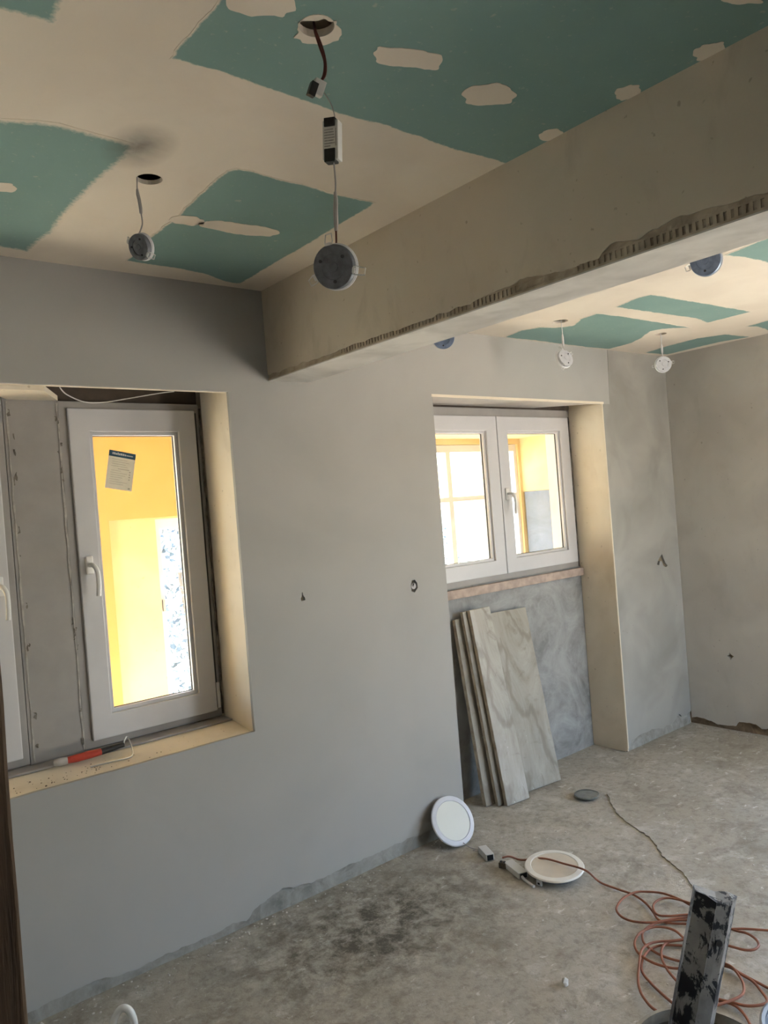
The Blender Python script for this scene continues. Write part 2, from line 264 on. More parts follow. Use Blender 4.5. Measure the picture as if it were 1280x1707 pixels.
M['slab'] = slab_mat(g=(0.80, 0.78, 0.75)); M['slab_pale'] = slab_mat('pale_stone_slab', (0.98, 0.97, 0.97))
M['slab_edge'] = cement_mat('slab_sawn_edge', (0.50, 0.44, 0.36), (0.24, 0.19, 0.14), 7)

M['pvc'] = plain('white_window_plastic', (0.56, 0.55, 0.56), 0.35, var=0.03, scale=6, bmp=0)
M['pvc_dirty'] = plain('dusty_window_plastic', (0.31, 0.29, 0.275), 0.5, var=0.08, scale=9, bmp=0.02)
M['handle'] = plain('window_handle_plastic', (0.72, 0.71, 0.70), 0.3, var=0.03, bmp=0)
M['gasket'] = plain('dark_gasket', (0.03, 0.03, 0.03), 0.7, bmp=0)
M['foam'] = plain('foam_sealant_smear', (0.16, 0.14, 0.12), 0.95, var=0.5, scale=40)
M['sealant'] = plain('plaster_smear', (0.37, 0.345, 0.32), 0.95, var=0.25, scale=30)
M['woodstrip'] = plain('pinkish_timber_strip', (0.40, 0.31, 0.26), 0.8, var=0.25, scale=18)
def glass_mat():
    m, n, l, b = mat('window_glass')
    n.remove(b)
    t = n.new('ShaderNodeBsdfTransparent'); t.inputs[0].default_value = (0.95, 0.965, 0.96, 1)
    g = n.new('ShaderNodeBsdfGlossy'); g.inputs['Roughness'].default_value = 0.02
    f = n.new('ShaderNodeLayerWeight'); f.inputs[0].default_value = 0.5
    k = math_(n, l, 'ADD', math_(n, l, 'MULTIPLY', math_(n, l, 'POWER', f.outputs['Facing'], 5.0), 0.6), 0.03)
    mx = n.new('ShaderNodeMixShader'); l.new(k, mx.inputs[0]); l.new(t.outputs[0], mx.inputs[1]); l.new(g.outputs[0], mx.inputs[2])
    l.new(mx.outputs[0], n['Material Output'].inputs[0])
    return m
M['glass'] = glass_mat()
M['yellow'] = plaster('yellow_balcony_paint', (0.62, 0.49, 0.28), (0.58, 0.43, 0.21), stain=(0.62, 0.40, 0.16), amount=0.9, scale=2.2)
M['orange'] = plaster('orange_balcony_wall', (0.50, 0.29, 0.095), (0.47, 0.27, 0.085), stain=(0.6, 0.35, 0.1), amount=0.3, scale=3, speck=False)  # deeper orange than the yellow wall, on upper band and pier
M['pale_cement'] = cement_mat('pale_balcony_cement', (0.20, 0.22, 0.26), (0.12, 0.135, 0.16), 3)
M['tilefloor'] = plain('balcony_floor', (0.80, 0.72, 0.60), 0.7, var=0.1)
M['wood_dark'] = None
def wood_mat():
    m, n, l, b = mat('old_brown_door_frame_wood')
    v = scaled(n, l, coords(n), (30, 30, 2.2))
    f = noise(n, l, 1.0, 6, 0.65, 0.6, v)
    c = ramp(n, l, f, [(0.3, (0.030, 0.016, 0.010)), (0.55, (0.10, 0.062, 0.035)), (0.8, (0.22, 0.17, 0.12))])
    l.new(c, b.inputs['Base Color']); b.inputs['Roughness'].default_value = 0.75
    bump(n, l, b, f, 0.5, 0.004)
    return m
M['wood_dark'] = wood_mat()
M['alu'] = plain('lamp_back_aluminium', (0.150, 0.158, 0.178), 0.5, 0.2, var=0.28, scale=60, bmp=0.03)
M['lamp_white'] = plain('lamp_rim_white', (0.72, 0.72, 0.74), 0.35, var=0.03, bmp=0)
M['rim_cream'] = plain('panel_rim_warm_white', (0.78, 0.75, 0.68), 0.35, var=0.03, bmp=0)
M['rim_grey'] = plain('panel_rim_grey_white', (0.62, 0.61, 0.63), 0.4, var=0.03, bmp=0)
M['diffuser'] = plain('panel_diffuser', (0.70, 0.69, 0.62), 0.5, var=0.02, scale=8, bmp=0)
M['diffuser_warm'] = plain('panel_diffuser_dusty', (0.66, 0.58, 0.47), 0.55, var=0.06, scale=16, bmp=0)
M['steel'] = plain('spring_steel', (0.62, 0.62, 0.62), 0.3, 0.8, var=0.05, bmp=0)
M['screw'] = plain('dark_screw', (0.05, 0.05, 0.055), 0.5, 0.3, bmp=0)
M['black'] = plain('black_terminal', (0.012, 0.012, 0.012), 0.5, bmp=0)
M['driver'] = plain('driver_case_white', (0.60, 0.59, 0.56), 0.5, var=0.04, bmp=0)
M['print'] = plain('driver_print_grey', (0.28, 0.27, 0.26), 0.7, var=0.3, scale=300, bmp=0)
M['cable_white'] = plain('white_cable', (0.62, 0.60, 0.60), 0.5, bmp=0)
M['cable_grey'] = plain('grey_cable', (0.34, 0.32, 0.31), 0.5, bmp=0)
M['cable_red'] = plain('red_brown_cable', (0.105, 0.025, 0.018), 0.5, var=0.2, bmp=0)
M['cable_orange'] = plain('orange_cable', (0.27, 0.098, 0.052), 0.55, var=0.2, scale=8, bmp=0)
M['lid'] = plain('grey_green_lid', (0.26, 0.27, 0.25), 0.35, 0.3, var=0.2, scale=40)
M['red'] = plain('red_grip', (0.46, 0.055, 0.035), 0.5, var=0.15)
M['tool_grey'] = plain('tool_pale_plastic', (0.50, 0.48, 0.46), 0.6)
M['chip'] = plain('plaster_chip', (0.62, 0.58, 0.51), 0.9, var=0.2, scale=60)
M['bucket'] = plain('mortar_stained_bucket', (0.17, 0.145, 0.115), 0.8, var=0.4, scale=20, bmp=0.3)
M['bucket_rim'] = plain('bucket_rim_pale', (0.40, 0.36, 0.29), 0.7, var=0.25, scale=30)
M['tub'] = plain('blue_grey_plastic_tub', (0.27, 0.30, 0.34), 0.5, var=0.1)
M['white_tube'] = plain('white_coated_tube', (0.76, 0.76, 0.74), 0.25, var=0.05, bmp=0)
def profile_mat():
    m, n, l, b = mat('grey_profile_with_black_paint')
    v = coords(n)
    f = noise(n, l, 3.6, 8, 0.68, 0.5, scaled(n, l, v, (5, 5, 2.6)))
    k = ramp(n, l, f, [(0.485, 0.0), (0.51, 1.0)])
    g = ramp(n, l, noise(n, l, 22, 5, 0.6, 0.3, v), [(0.3, (0.20, 0.20, 0.20)), (0.7, (0.33, 0.33, 0.33))])
    l.new(mixc(n, l, k, g, (0.008, 0.010, 0.018)), b.inputs['Base Color'])
    b.inputs['Roughness'].default_value = 0.55
    bump(n, l, b, f, 0.25, 0.003)
    return m
M['profile'] = profile_mat()
M['leaf'] = plain('tree_leaf', (0.085, 0.105, 0.115), 0.8, var=0.3, scale=3)
M['bark'] = plain('tree_bark', (0.16, 0.12, 0.09), 0.9)
M['hill'] = plain('hill_scrub', (0.05, 0.062, 0.055), 0.95, var=0.4, scale=0.2, bmp=0)
M['ground'] = plain('pale_dry_ground', (0.42, 0.38, 0.30), 0.95, var=0.2, scale=0.6, bmp=0)

# ------------------------------------------------------------------ mesh helpers
def link(name, me, m, parent=None, smooth=False):
    o = bpy.data.objects.new(name, me); COL.objects.link(o)
    if m is not None:
        for q in (m if isinstance(m, (list, tuple)) else [m]): me.materials.append(q)
    if smooth:
        for p in me.polygons: p.use_smooth = True
    if parent is not None: o.parent = parent
    return o

def done(name, bm, m, parent=None, smooth=False, bevel=0.0, seg=2, angle=0.6):
    bmesh.ops.recalc_face_normals(bm, faces=bm.faces[:])
    if bevel:
        es = [e for e in bm.edges if len(e.link_faces) == 2 and e.calc_face_angle(0) > angle]
        bmesh.ops.bevel(bm, geom=es, offset=bevel, segments=seg, profile=0.6, affect='EDGES', clamp_overlap=True)
    me = bpy.data.meshes.new(name); bm.to_mesh(me); bm.free()
    o = link(name, me, m, parent, smooth)
    if smooth:
        try: me.set_sharp_from_angle(angle=0.7)
        except Exception: pass
    return o

def bx(bm, x0, x1, y0, y1, z0, z1, mi=0):
    vs = [bm.verts.new((x, y, z)) for x in (x0, x1) for y in (y0, y1) for z in (z0, z1)]
    for f in ((0, 1, 3, 2), (4, 6, 7, 5), (0, 4, 5, 1), (2, 3, 7, 6), (0, 2, 6, 4), (1, 5, 7, 3)):
        bm.faces.new([vs[i] for i in f]).material_index = mi

def box(name, b, m, parent=None, bevel=0.0, smooth=False):
    bm = bmesh.new(); bx(bm, *b); return done(name, bm, m, parent, smooth, bevel)

def slab(name, outer, holes, fn, d0, d1, m, parent=None, bevel=0.0):
    """prism of a 2D outline with holes; fn(u, v, d) gives the 3D point"""
    bm = bmesh.new(); rings = [outer] + list(holes)
    flat = [p for r in rings for p in r]
    A = [bm.verts.new(fn(u, v, d0)) for u, v in flat]; B = [bm.verts.new(fn(u, v, d1)) for u, v in flat]
    for t in tessellate_polygon([[Vector((u, v, 0)) for u, v in r] for r in rings]):
        try:
            bm.faces.new([A[i] for i in t]); bm.faces.new([B[i] for i in reversed(t)])
        except ValueError: pass
    k = 0
    for r in rings:
        c = len(r)
        for i in range(c):
            j = (i + 1) % c
            bm.faces.new((A[k + i], A[k + j], B[k + j], B[k + i]))
        k += c
    return done(name, bm, m, parent, False, bevel)

XZ = lambda u, v, d: (u, d, v)      # outline in x, z; depth along y
XY = lambda u, v, d: (u, v, d)      # outline in x, y; depth along z
YZ = lambda u, v, d: (d, u, v)      # outline in y, z; depth along x

def circ(cx, cy, r, n=24, wob=0.0, seed=0):
    rr = random.Random(seed)
    return [(cx + r * (1 + rr.uniform(-wob, wob)) * math.cos(2 * PI * i / n), cy + r * (1 + rr.uniform(-wob, wob)) * math.sin(2 * PI * i / n)) for i in range(n)]

def rect(x0, x1, y0, y1): return [(x0, y0), (x1, y0), (x1, y1), (x0, y1)]

def ragged(pts, closed=True, step=0.012, amp=0.004, seed=0, freq=30.0):
    out = []; n = len(pts)
    for i in range(n if closed else n - 1):
        a = Vector(pts[i]); b = Vector(pts[(i + 1) % n]); L = (b - a).length
        if L < 1e-6: continue
        k = max(1, int(L / step)); nrm = Vector((-(b - a).y, (b - a).x)) / L
        for j in range(k):
            p = a.lerp(b, j / k)
            d = mnoise.noise((p.x * freq + seed * 9.1, p.y * freq, seed)) + 0.5 * mnoise.noise((p.x * freq * 2.7, p.y * freq * 2.7 + seed, 3.3))
            p = p + nrm * d * amp; out.append((p.x, p.y))
    if not closed: out.append(tuple(pts[-1]))
    return out

def spline(pts, sub=8):
    P = [Vector(p) for p in pts]; out = []
    if len(P) < 3: return P
    for i in range(len(P) - 1):
        a = P[max(i - 1, 0)]; b = P[i]; c = P[i + 1]; d = P[min(i + 2, len(P) - 1)]
        for j in range(sub):
            t = j / sub; t2 = t * t; t3 = t2 * t
            out.append(0.5 * ((2 * b) + (c - a) * t + (2 * a - 5 * b + 4 * c - d) * t2 + (3 * b - a - 3 * c + d) * t3))
    out.append(P[-1]); return out

def add_tube(bm, pts, r, n=8, mi=0, cap=True):
    pts = [Vector(p) for p in pts]; rings = []
    t0 = (pts[1] - pts[0]).normalized()
    nv = t0.orthogonal().normalized()
    for i, p in enumerate(pts):
        t = ((pts[min(i + 1, len(pts) - 1)] - pts[max(i - 1, 0)])).normalized()
        nv = (nv - t * nv.dot(t))
        nv = nv.normalized() if nv.length > 1e-6 else t.orthogonal().normalized()
        bv = t.cross(nv)
        rr = r[i] if isinstance(r, (list, tuple)) else r
        rings.append([bm.verts.new(p + (nv * math.cos(2 * PI * k / n) + bv * math.sin(2 * PI * k / n)) * rr) for k in range(n)])
    for a, b in zip(rings, rings[1:]):
        for k in range(n):
            bm.faces.new((a[k], a[(k + 1) % n], b[(k + 1) % n], b[k])).material_index = mi
    if cap:
        bm.faces.new(rings[0][::-1]).material_index = mi; bm.faces.new(rings[-1]).material_index = mi

def tube(name, pts, r, m, parent=None, n=8, sub=0):
    bm = bmesh.new(); add_tube(bm, spline(pts, sub) if sub else pts, r, n)
    return done(name, bm, m, parent, True)

def lathe(name, prof, m, parent=None, n=40, mw=None):
    bm = bmesh.new(); rings = []
    for r, z in prof:
        if r < 1e-6: rings.append([bm.verts.new((0, 0, z))])
        else: rings.append([bm.verts.new((r * math.cos(2 * PI * k / n), r * math.sin(2 * PI * k / n), z)) for k in range(n)])
    for a, b in zip(rings, rings[1:]):
        for k in range(n):
            k2 = (k + 1) % n
            if len(a) == 1 and len(b) == 1: continue
            if len(a) == 1: bm.faces.new((a[0], b[k2], b[k]))
            elif len(b) == 1: bm.faces.new((a[k], a[k2], b[0]))
            else: bm.faces.new((a[k], a[k2], b[k2], b[k]))
    if mw is not None: bmesh.ops.transform(bm, matrix=mw, verts=bm.verts[:])
    return done(name, bm, m, parent, True)

def tag(o, label, cat, group=None, kind=None):
    o['label'] = label; o['category'] = cat
    if group: o['group'] = group
    if kind: o['kind'] = kind
    return o

def thing(name, label, cat, loc=(0, 0, 0), group=None):
    o = bpy.data.objects.new(name, None); COL.objects.link(o); o.location = loc; o.empty_display_size = 0.05
    return tag(o, label, cat, group)

def struct(o, label=None, cat=None):
    o['kind'] = 'structure'
    if label: o['label'] = label
    if cat: o['category'] = cat
    return o

# ------------------------------------------------------------------ floor
def build_floor():
    bm = bmesh.new(); nx, ny = 150, 130
    x0, x1, y0, y1 = -1.4, 4.95, Y_BACK - 0.2, 0.25
    g = []
    for j in range(ny + 1):
        row = []
        for i in range(nx + 1):
            x = x0 + (x1 - x0) * i / nx; y = y0 + (y1 - y0) * j / ny
            z = 0.003 * mnoise.noise((x * 2.3, y * 2.3, 0.4)) + 0.0016 * mnoise.noise((x * 11, y * 11, 1.4)) - 0.003
            row.append(bm.verts.new((x, y, z)))
        g.append(row)
    for j in range(ny):
        for i in range(nx): bm.faces.new((g[j][i], g[j][i + 1], g[j + 1][i + 1], g[j + 1][i]))
    lo = [bm.verts.new((x, y, -0.15)) for x, y in ((x0, y0), (x1, y0), (x1, y1), (x0, y1))]
    bm.faces.new(lo[::-1])
    bm.faces.new(g[0] + [lo[1], lo[0]]); bm.faces.new(g[-1][::-1] + [lo[3], lo[2]])
    bm.faces.new([r[0] for r in g][::-1] + [lo[0], lo[3]]); bm.faces.new([r[-1] for r in g] + [lo[2], lo[1]])
    o = done('floor', bm, M['floor'], None, True)
    return struct(o, 'bare dusty concrete screed floor with dirt and plaster marks', 'floor')
build_floor()

# ------------------------------------------------------------------ window wall
W1 = (0.25, 1.4818, 0.735, 2.081)
AX0, AX1, AZ = 2.584, 3.977, 2.096
YF = 0.245                                  # plane of the window frames
SOCK = [[(1.745, 1.215), (1.765, 1.217), (1.764, 1.228), (1.757, 1.238), (1.755, 1.251), (1.751, 1.251), (1.749, 1.235), (1.743, 1.226)],
        [(2.356, 1.178), (2.374, 1.170), (2.395, 1.190), (2.393, 1.213), (2.380, 1.229), (2.362, 1.228), (2.353, 1.205)],
        [(4.440, 1.080), (4.462, 1.072), (4.476, 1.098), (4.500, 1.094), (4.512, 1.066), (4.540, 1.052), (4.566, 1.060), (4.540, 1.078), (4.520, 1.112), (4.508, 1.140), (4.486, 1.128), (4.456, 1.104)]]
rag_near = [(X_LEFT, 0.05), (0.50, 0.045), (0.603, 0.043), (0.656, 0.052), (0.822, 0.048), (0.889, 0.03), (1.063, 0.031), (1.251, 0.028), (1.322, 0.037), (1.38, 0.021),
            (1.443, 0.062), (1.553, 0.087), (1.60, 0.072), (1.698, 0.06), (1.818, 0.059), (1.963, 0.062), (2.199, 0.061), (2.279, 0.057), (2.445, 0.067), (AX0, 0.06)]
rag_far = [(AX1 + 0.001, 0.004), (3.99, 0.004), (4.012, 0.05), (4.024, 0.058), (4.096, 0.069), (4.229, 0.069), (4.35, 0.055), (4.471, 0.049), (4.54, 0.082), (4.564, 0.086), (4.60, 0.066), (X_END, 0.077)]
SKIN = 0.016
SEAM = 4.055
bot = ragged(rag_near, False, 0.012, 0.008, 1, 25)
wall = slab('wall_window_side',
     [(X_LEFT - 0.1, -0.05), (AX0, -0.05), (AX0, 2.18), (AX1, 2.18), (AX1, -0.05), (X_END + 0.2, -0.05), (X_END + 0.2, 2.75), (X_LEFT - 0.1, 2.75)],
     [rect(W1[0], W1[1], W1[2] - 0.02, 2.24)] + SOCK, XZ, SKIN, YF, M['reveal'])
struct(wall, 'long grey plastered wall with two window openings', 'wall')
# exposed cement along the foot of the wall
box('cement_base', (X_LEFT, AX0 - 0.002, SKIN - 0.006, SKIN, -0.01, 0.13), M['cement_strip'], wall)
box('cement_base', (AX1 + 0.002, X_END, SKIN - 0.006, SKIN, -0.01, 0.13), M['cement_strip'], wall)
up = bot + [(AX0, AZ), (SEAM - 0.0, AZ), (SEAM + 0.02, H_NEAR + 0.02), (X_LEFT, H_NEAR + 0.02)]
slab('plaster_skin', up, [ragged(rect(*W1), True, 0.05, 0.002, 4, 12)] + SOCK[:2], XZ, 0.0, SKIN, M['plaster'], wall)
bot2 = ragged(rag_far, False, 0.012, 0.009, 2, 25)
slab('plaster_skin', [(AX1, AZ), (AX1, 0.004)] + bot2[1:] + [(X_END, H_FAR + 0.02), (SEAM + 0.0215, H_FAR + 0.02), (SEAM + 0.0015, AZ)], SOCK[2:], XZ, 0.0005, SKIN, M['plaster_rough'], wall)
# thin metal corner beads around the openings
bm = bmesh.new(); bx(bm, AX0 - 0.006, AX1 + 0.012, -0.003, 0.0, AZ - 0.001, AZ + 0.012); done('corner_bead', bm, M['reveal'], wall)
bm = bmesh.new(); bx(bm, AX1 - 0.004, AX1 + 0.003, -0.002, 0.0, 0.02, AZ); done('corner_bead', bm, M['reveal'], wall)
# rear half of the wall around the frames
def pierced(name, x0, x1, z0, z1, holes, y0, y1, m, parent=None):
    """wall of boxes around rectangular openings given left to right"""
    bm = bmesh.new(); x = x0
    for (a, b, c, d) in holes:
        bx(bm, x, a, y0, y1, z0, z1); bx(bm, a, b, y0, y1, z0, c); bx(bm, a, b, y0, y1, d, z1); x = b
    bx(bm, x, x1, y0, y1, z0, z1)
    return done(name, bm, m, parent)
RH = [(0.27, 0.715, 0.772, 2.06), (0.915, 1.465, 0.772, 2.06), (2.60, 3.965, 1.12, 2.06)]
rear = pierced('wall_window_rear', X_LEFT - 0.1, X_END + 1.5, -0.3, 2.75, RH, YF + 0.06, 0.42, M['reveal']); struct(rear)
pierced('outer_render', X_LEFT - 0.1, X_END + 1.5, -0.3, 2.75, RH, 0.42, 0.435, M['reveal'], rear)
# sloped plaster sill of the first window
bm = bmesh.new()
prof = [(0.004, 0.7296), (0.05, 0.735), (0.16, 0.748), (YF + 0.055, 0.756), (YF + 0.055, 0.70), (SKIN, 0.70), (SKIN, 0.722), (0.004, 0.722)]
va = [bm.verts.new((W1[0], y, z)) for y, z in prof]; vb = [bm.verts.new((W1[1], y, z)) for y, z in prof]
bm.faces.new(va[::-1]); bm.faces.new(vb)
for i in range(len(prof)): bm.faces.new((va[i], va[(i + 1) % len(prof)], vb[(i + 1) % len(prof)], vb[i]))
done('window_sill', bm, M['reveal'], wall)
box('grey_strip', (W1[0], W1[1] - 0.003, 0.178, YF + 0.004, 0.7505, 0.759), M['pvc_dirty'], wall, 0.002)  # flat grey strip along the back of the sill
# underside lip of the first opening and the plaster bridge above the mullion
box('lintel_lip', (W1[0], W1[1], 0.0165, 0.036, W1[3] - 0.0, W1[3] + 0.02), M['reveal'], wall)
slab('lintel_bridge', [(0.60, 0.036), (0.80, 0.036), (0.905, 0.24), (0.73, 0.24)], [], XY, 2.066, 2.085, M['reveal'], wall)
box('shutter_box_back', (0.26, 1.48, YF + 0.035, YF + 0.05, 2.072, 2.235), M['void'], wall)
# alcove soffit filler (dark gap stays open at its right end)
slab('lintel_board', [(AX0 + 0.002, 0.01), (3.95, 0.01), (3.62, 0.235), (AX0 + 0.002, 0.235)], [], XY, 2.098, 2.115, M['pvc_dirty'], wall)
box('shutter_box_back', (AX0 + 0.01, AX1 - 0.01, YF + 0.02, YF + 0.04, 2.09, 2.178), M['void'], wall)
# plastered reveal of the alcove with ragged foot
rv = ragged([(0.0, 0.004), (0.073, 0.012), (0.153, 0.023), (0.203, 0.008), (0.244, 0.004)], False, 0.012, 0.006, 6, 30)
slab('reveal_skin', rv + [(0.244, AZ + 0.0), (0.0, AZ)], [], YZ, AX1 - 0.006, AX1 - 0.0005, M['reveal'], wall)

# cement wall under the second window
cw = box('wall_alcove', (AX0 - 0.02, AX1 + 0.02, YF + 0.001, YF + 0.06, -0.05, 1.118), M['cement'])
struct(cw, 'rough grey cement parapet inside the alcove', 'wall')
tag(box('sill_strip', (AX0 + 0.004, AX1 - 0.008, YF - 0.028, YF - 0.0005, 1.064, 1.112), M['woodstrip'], None, 0.003), 'pinkish timber strip under the double casement window', 'sill strip')

# socket boxes sunk in the wall holes
for (x, z, s) in ((2.374, 1.20, 0.015),):
    t = thing('socket_box', 'broken grey socket box in the hole right of the wall middle', 'socket box', (x, 0.03, z))
    bm = bmesh.new(); add_tube(bm, [(0.0, 0.012, 0.0), (0.0, -0.026, 0.0)], s, 10); done('shell', bm, M['cable_grey'], t, True)
    bm = bmesh.new(); add_tube(bm, [(-0.006, -0.02, -0.01), (-0.002, -0.03, 0.012)], 0.003, 6); done('wire', bm, M['black'], t, True)

# ------------------------------------------------------------------ end wall
rag_e = [(0.0, 0.038), (-0.06, 0.045), (-0.133, 0.033), (-0.191, 0.016), (-0.29, 0.029), (-0.32, 0.064), (-0.37, 0.058), (-0.425, 0.063), (-0.46, 0.035), (-0.497, 0.045), (-0.7, 0.03), (-1.0, 0.05), (-1.5, 0.03), (-2.2, 0.045), (-3.0, 0.03), (Y_BACK, 0.04)]
EW = (-2.9, -1.72, 0.03, 2.0)               # unseen window added in the end wall to let in sun for bounce
bm = bmesh.new()
for b_ in ((Y_BACK - 0.2, EW[0], -0.05, 2.75), (EW[1], YF, -0.05, 2.75), (EW[0], EW[1], -0.05, EW[2]), (EW[0], EW[1], EW[3], 2.75)):
    bx(bm, X_END + SKIN, X_END + 0.2, *b_)
we = done('wall_end', bm, M['old_brick'])
struct(we, 'beige plastered end wall with crumbled foot', 'wall')
hole = [(-0.295 + 0.022, 0.472), (-0.295 + 0.008, 0.480), (-0.290, 0.496), (-0.300, 0.482), (-0.318, 0.472), (-0.305, 0.462), (-0.295, 0.447), (-0.288, 0.462)]
slab('plaster_skin', ragged(rag_e, False, 0.012, 0.010, 3, 22) + [(Y_BACK, H_FAR + 0.02), (0.0, H_FAR + 0.02)], [hole, rect(*EW)], YZ, X_END, X_END + SKIN, M['plaster_end'], we)

# ------------------------------------------------------------------ left wall with the doorway the camera stands in
DY0, DY1 = -3.35, -2.07
wlf = slab('wall_left', [(0.2, -0.05), (DY1 + 0.03, -0.05), (DY1 + 0.03, 2.1), (DY0 - 0.03, 2.1), (DY0 - 0.03, -0.05), (Y_BACK - 0.2, -0.05), (Y_BACK - 0.2, 2.75), (0.2, 2.75)], [], YZ, -0.02, X_LEFT - 0.004, M['plaster'])
struct(wlf, 'left partition wall with a doorway', 'wall')
def jamb(y0, y1, name):
    bm = bmesh.new()
    pts = [(X_LEFT, y0), (X_LEFT, y1), (-0.03, y1), (-0.03, y0)]
    N = 40; rings = []
    for k in range(N + 1):
        z = 2.07 * k / N
        rings.append([bm.verts.new((x + (0.0025 * mnoise.noise((z * 9, x * 40, y * 3))), y + 0.003 * mnoise.noise((z * 7, y * 20, x * 3 + 5)), z)) for x, y in pts])
    for a, b in zip(rings, rings[1:]):
        for i in range(4): bm.faces.new((a[i], a[(i + 1) % 4], b[(i + 1) % 4], b[i]))
    bm.faces.new(rings[0][::-1]); bm.faces.new(rings[-1])
    return done(name, bm, M['wood_dark'], None, False, 0.003)
dj = jamb(DY1, DY1 + 0.03, 'door_1'); struct(dj, 'old dark brown timber door jamb at the left edge', 'door frame')
for nm, o in (('jamb', jamb(DY0 - 0.03, DY0, 'jamb')), ('head', box('head', (-0.03, X_LEFT, DY0 - 0.03, DY1 + 0.03, 2.07, 2.1), M['wood_dark']))):
    o.parent = dj
# hallway shell behind the camera
hall = slab('wall_hallway', [(-1.4, Y_BACK - 0.2), (-1.3, Y_BACK - 0.2), (-1.3, -0.9), (-0.02, -0.9), (-0.02, -0.8), (-1.4, -0.8)], [], XY, -0.05, 2.6, M['plaster']); struct(hall)
struct(box('ceiling_hallway', (-1.4, -0.0, Y_BACK - 0.2, -0.8, 2.5, 2.6), M['skim']))
struct(box('wall_hallway_end', (-1.3, -0.02, Y_BACK - 0.2, Y_BACK - 0.1, -0.05, 2.5), M['plaster']))

# ------------------------------------------------------------------ wall behind the camera with the balcony door opening
wb = slab('wall_back', [(-0.02, -0.05), (X_END + 0.2, -0.05), (X_END + 0.2, 2.75), (-0.02, 2.75)], [rect(*BACK_OPEN)], XZ, Y_BACK - 0.2, Y_BACK, M['plaster'])
struct(wb, 'plastered wall opposite the windows with an open balcony doorway', 'wall')

# ------------------------------------------------------------------ beam
beam = box('beam', (BX0 + 0.012, BX1, Y_BACK, 0.0, BZ, 2.62), M['beam_bottom'])
struct(beam, 'plastered ceiling beam crossing the room with exposed corner bead', 'beam')
rb = ragged([(0.0, 2.156)] + BEAM_RAG[1:] + [(-2.4, 2.175), (-2.8, 2.165), (-3.3, 2.18), (Y_BACK, 2.17)], False, 0.012, 0.006, 8, 22)
slab('plaster_skin', rb + [(Y_BACK, H_NEAR + 0.02), (0.0, H_NEAR + 0.02)], [], YZ, BX0, BX0 + 0.0125, M['beam_face'], beam)
# rough mortar band under the plaster
def mortar_band():
    bm = bmesh.new(); N = 330; rows = 5; g = []
    for i in range(N + 1):
        y = Y_BACK * i / N; col = []
        for j in range(rows + 1):
            z = BZ + 0.065 * j / rows
            d = 0.004 * mnoise.noise((y * 30, z * 40, 2.0)) + 0.003 * mnoise.noise((y * 80, z * 80, 5.0))
            col.append(bm.verts.new((BX0 + 0.005 + (d if 0 < j < rows else 0.002), y, z)))
        g.append(col)
    for i in range(N):
        for j in range(rows): bm.faces.new((g[i][j], g[i][j + 1], g[i + 1][j + 1], g[i + 1][j]))
    lo = [(BX0 + 0.0125, 0, BZ), (BX0 + 0.0125, Y_BACK, BZ)]
    return done('mortar_band', bm, M['mortar'], beam)
mortar_band()
def perforated_bead():
    bm = bmesh.new(); z0, z1 = BZ + 0.001, BZ + 0.030
    bx(bm, BX0 + 0.0005, BX0 + 0.005, Y_BACK, 0.0, z0, z0 + 0.006)
    bx(bm, BX0 + 0.0015, BX0 + 0.005, Y_BACK, -0.45, z1 - 0.004, z1)
    n = int((abs(Y_BACK) - 0.55) / 0.016)
    for i in range(n):
        y = -0.5 - 0.016 * i
        if mnoise.noise((y * 3, 0.3, 0.1)) < -0.28: continue
        bx(bm, BX0 + 0.001, BX0 + 0.004, y - 0.0085, y, z0 + 0.005, z1 - 0.003)
    return done('corner_bead', bm, M['mortar'], beam)
perforated_bead()
box("lip", (BX0 + 0.0, BX0 + 0.02, Y_BACK, 0.0, BZ - 0.003, BZ + 0.001), M["beam_bottom"], beam)

# ------------------------------------------------------------------ ceilings
HR = 0.034
h1, h2 = HOLES_NEAR; h3, h4 = HOLES_FAR
H5 = (2.30, -1.515); H6 = (2.10, -0.54)
cn = slab('ceiling', rect(-0.02, BX0 + 0.02, Y_BACK, 0.02), [circ(h1[0], h1[1], HR), circ(h2[0], h2[1], HR)], XY, H_NEAR, H_NEAR + 0.0125, M['ceiling'])
struct(cn, 'near bay ceiling of green boards under beige joint compound', 'ceiling')
cfar = slab('ceiling_far', rect(BX1 - 0.02, X_END + 0.02, Y_BACK, 0.02), [circ(h3[0], h3[1], 0.038), circ(h4[0], h4[1], 0.036)], XY, H_FAR, H_FAR + 0.0125, M['ceiling'])
struct(cfar, 'far bay ceiling of green boards under beige joint compound', 'ceiling')
struct(box('ceiling_slab', (-0.1, X_END + 0.2, Y_BACK - 0.2, 0.3, 2.66, 2.8), M['void']))

box('plenum_board', (h2[0] - 0.12, h2[0] + 0.12, h2[1] - 0.10, h2[1] + 0.12, H_NEAR + 0.036, H_NEAR + 0.05), M['reveal'], cn)
def inset(poly, w):
    n = len(poly); A = sum(poly[i][0] * poly[(i + 1) % n][1] - poly[(i + 1) % n][0] * poly[i][1] for i in range(n))
    s = 1 if A > 0 else -1; out = []
    for i in range(n):
        p = Vector(poly[i]); a = Vector(poly[i - 1]); b = Vector(poly[(i + 1) % n])
        d1 = (p - a).normalized(); d2 = (b - p).normalized()
        n1 = Vector((-d1.y, d1.x)) * s; n2 = Vector((-d2.y, d2.x)) * s
        m_ = n1 + n2; m_ = m_ / max(m_.length, 0.6) if m_.length > 1e-6 else n1
        out.append(tuple(p + m_ * w))
    return out

def cspline(p, sub=3):
    q = [Vector((a, b, 0)) for a, b in p]; q = q[-1:] + q + q[:2]
    o = spline(q, sub)[sub:-sub - 1]
    return [(w.x, w.y) for w in o]

